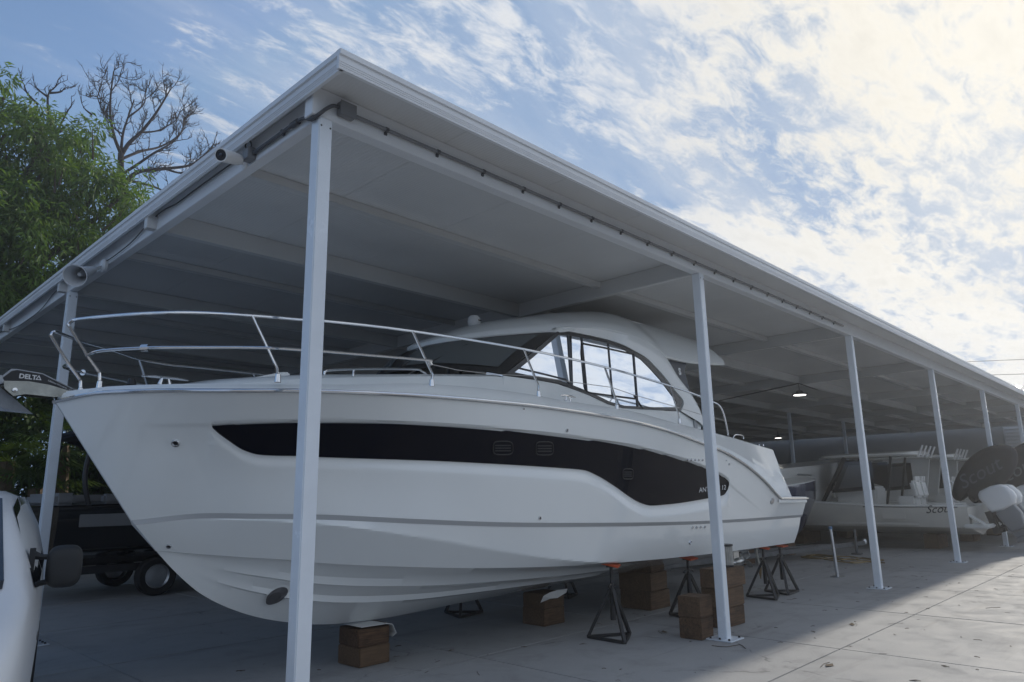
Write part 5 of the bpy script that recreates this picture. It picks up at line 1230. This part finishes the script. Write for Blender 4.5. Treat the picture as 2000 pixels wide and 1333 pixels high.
def console_boat(loc, label, hullm, dark=False, group='centre console boats parked in a row'):
    B = thing('console_boat', loc, label, 'motor boat', group)
    sh = lambda t: 1.08+.04*t+.62*max(0, t-.22)**1.35
    hull, rows = loft_boat(B, 7.9, 2.6, .36, sh, hullm)
    # gunwale and inner deck
    gw = []
    for r in rows[:-1]:
        a, b = Vector(r[0]), Vector(r[-1]); i1 = a.lerp(b, .10); i2 = b.lerp(a, .10)
        gw.append([a+Vector((-.02, 0, .0)), a+Vector((0, 0, .045)), i1+Vector((0, 0, .05)), i1+Vector((.01, 0, -.45)), i2+Vector((-.01, 0, -.45)), i2+Vector((0, 0, .05)), b+Vector((0, 0, .045)), b+Vector((.02, 0, 0))])
    go = MB().grid(gw).build('gunwale', WGEL, B, local=True); recalc(go)
    MB().box((0, 5.4, 1.35), (1.2, 1.7, .5)).build('coachroof', hullm, B, local=True, bevel=.12)
    cs = MB().prism([(-.42, 2.3, .7), (-.42, 3.5, .7), (-.42, 3.3, 1.55), (-.42, 2.75, 1.75), (-.42, 2.3, 1.6)], (.84, 0, 0)).build('console', WGEL, B, local=True, bevel=.04)
    # windscreen enclosure and hardtop on four legs
    for sx in (-1, 1):
        MB().bar((sx*.62, 2.0, 1.1), (sx*.66, 1.75, 2.40), .05, .07).build('top_leg', BLACKP if dark else WGEL, B, local=True); MB().bar((sx*.62, 3.75, 1.1), (sx*.66, 2.95, 2.42), .05, .10).build('top_leg', BLACKP if dark else WGEL, B, local=True)
        if not dark: MB().prism([(sx*.655, 1.95, 1.15), (sx*.655, 3.75, 1.15), (sx*.67, 3.0, 2.42), (sx*.67, 1.8, 2.42)], (sx*-.02, 0, 0)).build('house_side', WGEL, B, local=True)
        f = MB().prism([(sx*.675, 2.25, 1.52), (sx*.675, 3.40, 1.45), (sx*.69, 2.95, 2.30), (sx*.69, 2.25, 2.30)], (sx*-.012, 0, 0)).build('side_screen', TINT, B, local=True)
        MB().prism([(sx*.680, 2.40, 1.62), (sx*.680, 3.20, 1.56), (sx*.695, 2.86, 2.20), (sx*.695, 2.40, 2.20)], (sx*.004, 0, 0)).build('screen_pane', mat('screen_light', (.13, .14, .15), .1, coat=.5), f, local=True).location -= f.location
    MB().grid([[(-.66, 3.6, 1.5), (.66, 3.6, 1.5)], [(-.68, 2.97, 2.36), (.68, 2.97, 2.36)]]).build('windscreen', TINT, B, local=True)
    tp = []
    for i in range(13):
        y = 1.15+2.4*i/12; e = 1-abs(i/6-1)**5; w = 1.02*(.80+.2*e); tp.append([(-w, y, 2.43), (-w*.97, y, 2.47), (-w*.6, y, 2.52), (0, y, 2.54), (w*.6, y, 2.52), (w*.97, y, 2.47), (w, y, 2.43), (0, y, 2.41), (-w, y, 2.43)])
    ho = MB().grid(tp).add(tp[0], [tuple(range(9))]).add(tp[-1], [tuple(range(8, -1, -1))]).build('hardtop', WGEL, B, smooth=True, local=True); recalc(ho)
    for k in range(4):
        x = -.6+.4*k; MB().tube([(x, 1.10, 2.36), (x, .96, 2.66)], .024, 8).build('rod_holder', WPLAST, B, local=True)
    for sx in (-.27, .27):
        s = MB().box((sx, 1.55, 1.12), (.48, .46, .45)).build('seat', WGEL, B, local=True, bevel=.05); MB().box((sx, 1.33, 1.52), (.46, .16, .46), Matrix.Rotation(-.15, 3, 'X')).build('seat_back', WGEL, B, local=True, bevel=.05)
        MB().tube([(sx-.1, 1.30, 1.74), (sx-.1, 1.29, 1.86)], .05, 8).build('headrest', WGEL, B, local=True); MB().tube([(sx+.1, 1.30, 1.74), (sx+.1, 1.29, 1.86)], .05, 8).build('headrest', WGEL, B, local=True)
    MB().box((0, .62, .98), (1.5, .45, .35)).build('aft_bench', WGEL, B, local=True, bevel=.04)
    for sx in (-1, 1): MB().prism([(sx*.98, .30, 1.06), (sx*1.28, .30, 1.06), (sx*1.28, -.28, .66), (sx*.98, -.28, .66)], (0, .02, .05)).build('quarter', WGEL, B, local=True)
    MB().box((0, -.12, .62), (2.5, .55, .10)).build('swim_step', WGEL, B, local=True, bevel=.03)
    MB().tube([(-1.315, .2, 1.075), (-1.32, 2.4, 1.085)], .010, 6).build('rub_strip', BLACKP, B, local=True)
    MB().box((-1.30, 2.1, .66), (.03, 2.0, .05)).build('spray_rail', hullm, B, local=True)
    MB().prism([(-1.303, 1.4, 1.03), (-1.303, 1.95, 1.03), (-1.298, 1.95, .78), (-1.298, 1.4, .78)], (-.006, 0, 0)).build('side_door', hullm, B, local=True)
    for sx in (-.36, .36): outboard(B, sx, -.42, RADS(-24))
    for y in (1.1, 4.6): MB().box((0, y, .18), (.9, .34, .36)).build('keel_block', WOOD, B, local=True)
    return B
def script_word(name, x, y, sx, material, parent, X, size, rot=0.):
    a = Vector(onX(x, y, X)); xax = Vector((0, -math.cos(rot), math.sin(rot))); yax = Vector((0, math.sin(rot), math.cos(rot)))
    M = Matrix.Translation(a) @ Matrix((xax, yax, xax.cross(yax))).transposed().to_4x4()
    return text_mesh(name, 'Scout', size, M, material, parent, extrude=.001, shear=.45)
S1 = console_boat((19.45, .28, 0), 'nearest cream console boat with script lettering and black framed hardtop', CREAM, True)
BLKT = mat('letter_black', (.02, .02, .022), .4)
o = script_word('lettering', 1808, 1003, 1, BLKT, S1, 18.135, .27, .06)
S2 = console_boat((22.65, .15, 0), 'second white console boat in the row with white hardtop and side screens', WGEL)
S3 = console_boat((25.9, .1, 0), 'third white console boat in the row seen just past the fourth post', WGEL)
def motor_cover(X, dy, lab, dz=0., sc=1.0):
    px = [(1859, 962), (1866, 935), (1885, 903), (1912, 881), (1940, 870), (1966, 870), (1983, 880), (1985, 905), (1970, 935), (1945, 955), (1925, 964), (1908, 984), (1893, 976), (1888, 962), (1878, 978), (1864, 976)]
    P = [Vector(onX(x, y, X)) for x, y in px]; c = sum(P, Vector())/len(P)
    P = [Vector((X, p.y+dy, p.z+dz)) for p in P]
    C = thing('motor_cover', (X, c.y+dy, 1.0), lab, 'cover', 'navy canvas covers over raised motors')
    o = pillow(smooth_poly(P, 4, True), (1, 0, 0), .26, 5, inset=.40).build('canvas', NAVY, C, smooth=True); recalc(o)
    a = Vector((X-.235, 0, 0)); q = Vector(onX(1878, 957, X-.27)); M = Matrix.Translation(Vector((X-.268, q.y+dy, q.z+dz))) @ Matrix((Vector((0, -math.cos(.5), math.sin(.5))), Vector((0, math.sin(.5), math.cos(.5))), Vector((-1, 0, 0)))).transposed().to_4x4()
    text_mesh('lettering', 'Scout', .50, M, mat('cover_print', (.10, .115, .14), .8), C, extrude=.002, shear=.35)
    MB().tube([(X, c.y+dy+.15, .45), (X, c.y+dy+.1, 1.5)], .06, 8).build('motor_stem', BLACKP, C)
motor_cover(20.6, -.02, 'navy canvas motor cover with pale script lettering left of the fifth post')
motor_cover(22.6, -.95, 'second navy canvas cover with script lettering at the right picture edge', .08)
motor_cover(24.6, -1.9, 'third navy canvas cover furthest right behind the white outboards', .0)
# two bows in the row behind the yacht's stern
def bow_boat(loc, rz, hullm, label, sheerz, L=6.5, beam=2.3, anchor=False):
    B = thing('bow_boat', loc, label, 'motor boat', None, rz)
    sh = lambda t: sheerz-.35+.35*t
    h, rows = loft_boat(B, L, beam, sheerz-1.55, sh, hullm, keel_rise=.75)
    dk = [[Vector(r[0])+Vector((0, 0, .03)), (Vector(r[0])+Vector(r[-1]))/2+Vector((0, 0, .10)), Vector(r[-1])+Vector((0, 0, .03))] for r in rows]
    d = MB().grid(dk); d.grid([[r[0]-Vector((0, 0, .10)), r[0]] for r in dk]); d.grid([[r[2], r[2]-Vector((0, 0, .10))] for r in dk]); d.build('deck', WGEL, B, local=True)
    t = Vector(rows[-1][0]); MB().tube([t+Vector((0, -.9, .12)), t+Vector((0, .05, .10))], .02, 8).build('bow_roller', DULLST, B, local=True)
    if anchor:
        MB().bar(t+Vector((0, -.2, .05)), t+Vector((0, .12, -.32)), .03, .05).build('anchor_shank', DULLST, B, local=True); MB().prism([t+Vector((-.1, .05, -.32)), t+Vector((.1, .05, -.32)), t+Vector((0, .35, -.30))], (0, 0, .03)).build('anchor_fluke', DULLST, B, local=True)
    MB().box((0, 1.6, (sheerz-1.5)/2), (1.0, .5, sheerz-1.5)).build('keel_block', WOOD, B, local=True); MB().box((0, 4.2, (sheerz-1.2)/2), (.7, .4, sheerz-1.2)).build('keel_block', WOOD, B, local=True)
    return B
t1 = onY(1621, 905, 5.2); bow_boat((t1[0]-6.8, t1[1], 0), RADS(-90), WGEL, 'white boat bow pointing right above the yacht swim platform', t1[2])
t2 = onY(1586, 936, 3.9); bow_boat((t2[0]-6.8, t2[1], 0), RADS(-90), mat('blue_gelcoat', (.03, .04, .085), .2, coat=.6), 'dark blue boat bow with small anchor just behind the yacht stern', t2[2], beam=1.9, anchor=True)
# black boat on its trailer at the left
def black_boat():
    B = thing('wake_boat', (.95, 10.2, 0), 'black hulled sport boat with tower on a trailer behind the yacht bow', 'motor boat', None, RADS(-90))
    BH = mat('black_gelcoat', (.006, .006, .007), .2, coat=.5)
    h, rows = loft_boat(B, 6.3, 2.4, .62, lambda t: 1.50+.12*t, BH)
    dk = [[Vector(r[0])+Vector((0, 0, .02)), (Vector(r[0])+Vector(r[-1]))/2+Vector((0, 0, .05)), Vector(r[-1])+Vector((0, 0, .02))] for r in rows]; MB().grid(dk).build('deck', mat('deck_dark', (.10, .10, .105), .6), B, local=True)
    GV = mat('grey_vinyl', (.20, .205, .21), .6)
    for sx in (-1, 1):
        MB().box((sx*.86, 1.3, 1.62), (.22, 1.2, .16)).build('coaming_pad', GV, B, local=True, bevel=.04); MB().prism([(sx*1.02, 1.8, 1.55), (sx*1.0, 3.3, 1.58), (sx*.88, 2.7, 1.95), (sx*.92, 2.0, 1.8)], (sx*-.02, 0, 0)).build('side_screen', TINT, B, local=True)
        MB().tube(smooth_poly([(sx*1.08, 1.9, 1.5), (sx*1.06, 1.6, 2.0), (sx*1.0, .9, 2.55), (sx*.9, .55, 2.68)], 4), .045, 8).build('tower_leg', BLACKP, B, smooth=True, local=True); MB().tube(smooth_poly([(sx*1.08, .45, 1.5), (sx*1.06, .35, 2.0), (sx*.95, .45, 2.6)], 4), .04, 8).build('tower_leg', BLACKP, B, smooth=True, local=True)
        MB().box((sx*1.205, .75, 1.28), (.02, .9, .2)).build('side_vent', GV, B, local=True, bevel=.008)
    MB().box((0, 1.0, 2.72), (2.1, 1.5, .10)).build('tower_top', NAVY, B, local=True, bevel=.04)
    MB().box((0, .15, 1.62), (1.9, .3, .2)).build('sun_lounge', GV, B, local=True, bevel=.05)
    T = thing('boat_trailer', (.95, 10.2, 0), 'black trailer with licence plate carrying the black sport boat', 'trailer', None, RADS(-90))
    for sx in (-1, 1):
        MB().bar((sx*.85, -.1, .48), (sx*.85, 4.6, .50), .07, .12).build('frame_rail', STEEL_B, T, local=True); MB().bar((sx*.85, 4.6, .50), (0, 6.9, .52), .07, .12).build('frame_rail', STEEL_B, T, local=True); MB().bar((sx*.6, .1, .62), (sx*.5, 4.2, .66), .12, .06).build('bunk', mat('bunk_carpet', (.03, .03, .032), .95), T, local=True)
        for y in (1.6, 2.45): wheel(T, (sx*1.02, y, .32), .32, .22, (sx, 0, 0)); 
        MB().box((sx*1.02, 2.02, .70), (.26, 1.7, .04)).build('mudguard', STEEL_B, T, local=True, bevel=.01)
        MB().box((sx*.92, -.13, .50), (.22, .05, .11)).build('tail_light', mat('red_lens', (.35, .015, .012), .3, coat=.5), T, local=True)
    for y in (.0, 1.6, 2.5, 4.4): MB().bar((-.85, y, .40), (.85, y, .40), .06, .10).build('crossbar', STEEL_B, T, local=True)
    MB().tube([(0, 6.6, .02), (0, 6.6, .7)], .03, 8).build('jockey_leg', STEEL_B, T, local=True)
    pl = MB().box((.70, -.15, .26), (.31, .012, .16)).build('licence_plate', WPLAST, T, local=True)
    return B
black_boat()

# ------------------------------------------------------------ haze: added air volume standing in for veiling lens glare
hm = bpy.data.materials.new('glare_haze'); hm.use_nodes = True; t_ = NT(hm.node_tree); t_.n.clear()
ho_ = t_.new('ShaderNodeOutputMaterial'); pv = t_.new('ShaderNodeVolumePrincipled'); t_.link(pv.outputs[0], ho_.inputs['Volume'])
pv.inputs['Color'].default_value = (.95, .97, 1, 1); pv.inputs['Density'].default_value = .0027; pv.inputs['Anisotropy'].default_value = .6
hz = MB().box2((-72, -72, -1.2), (152, 122, 15.6)).build('haze', hm); tag(hz, 'thin added haze standing in for lens glare', 'haze', kind='stuff')
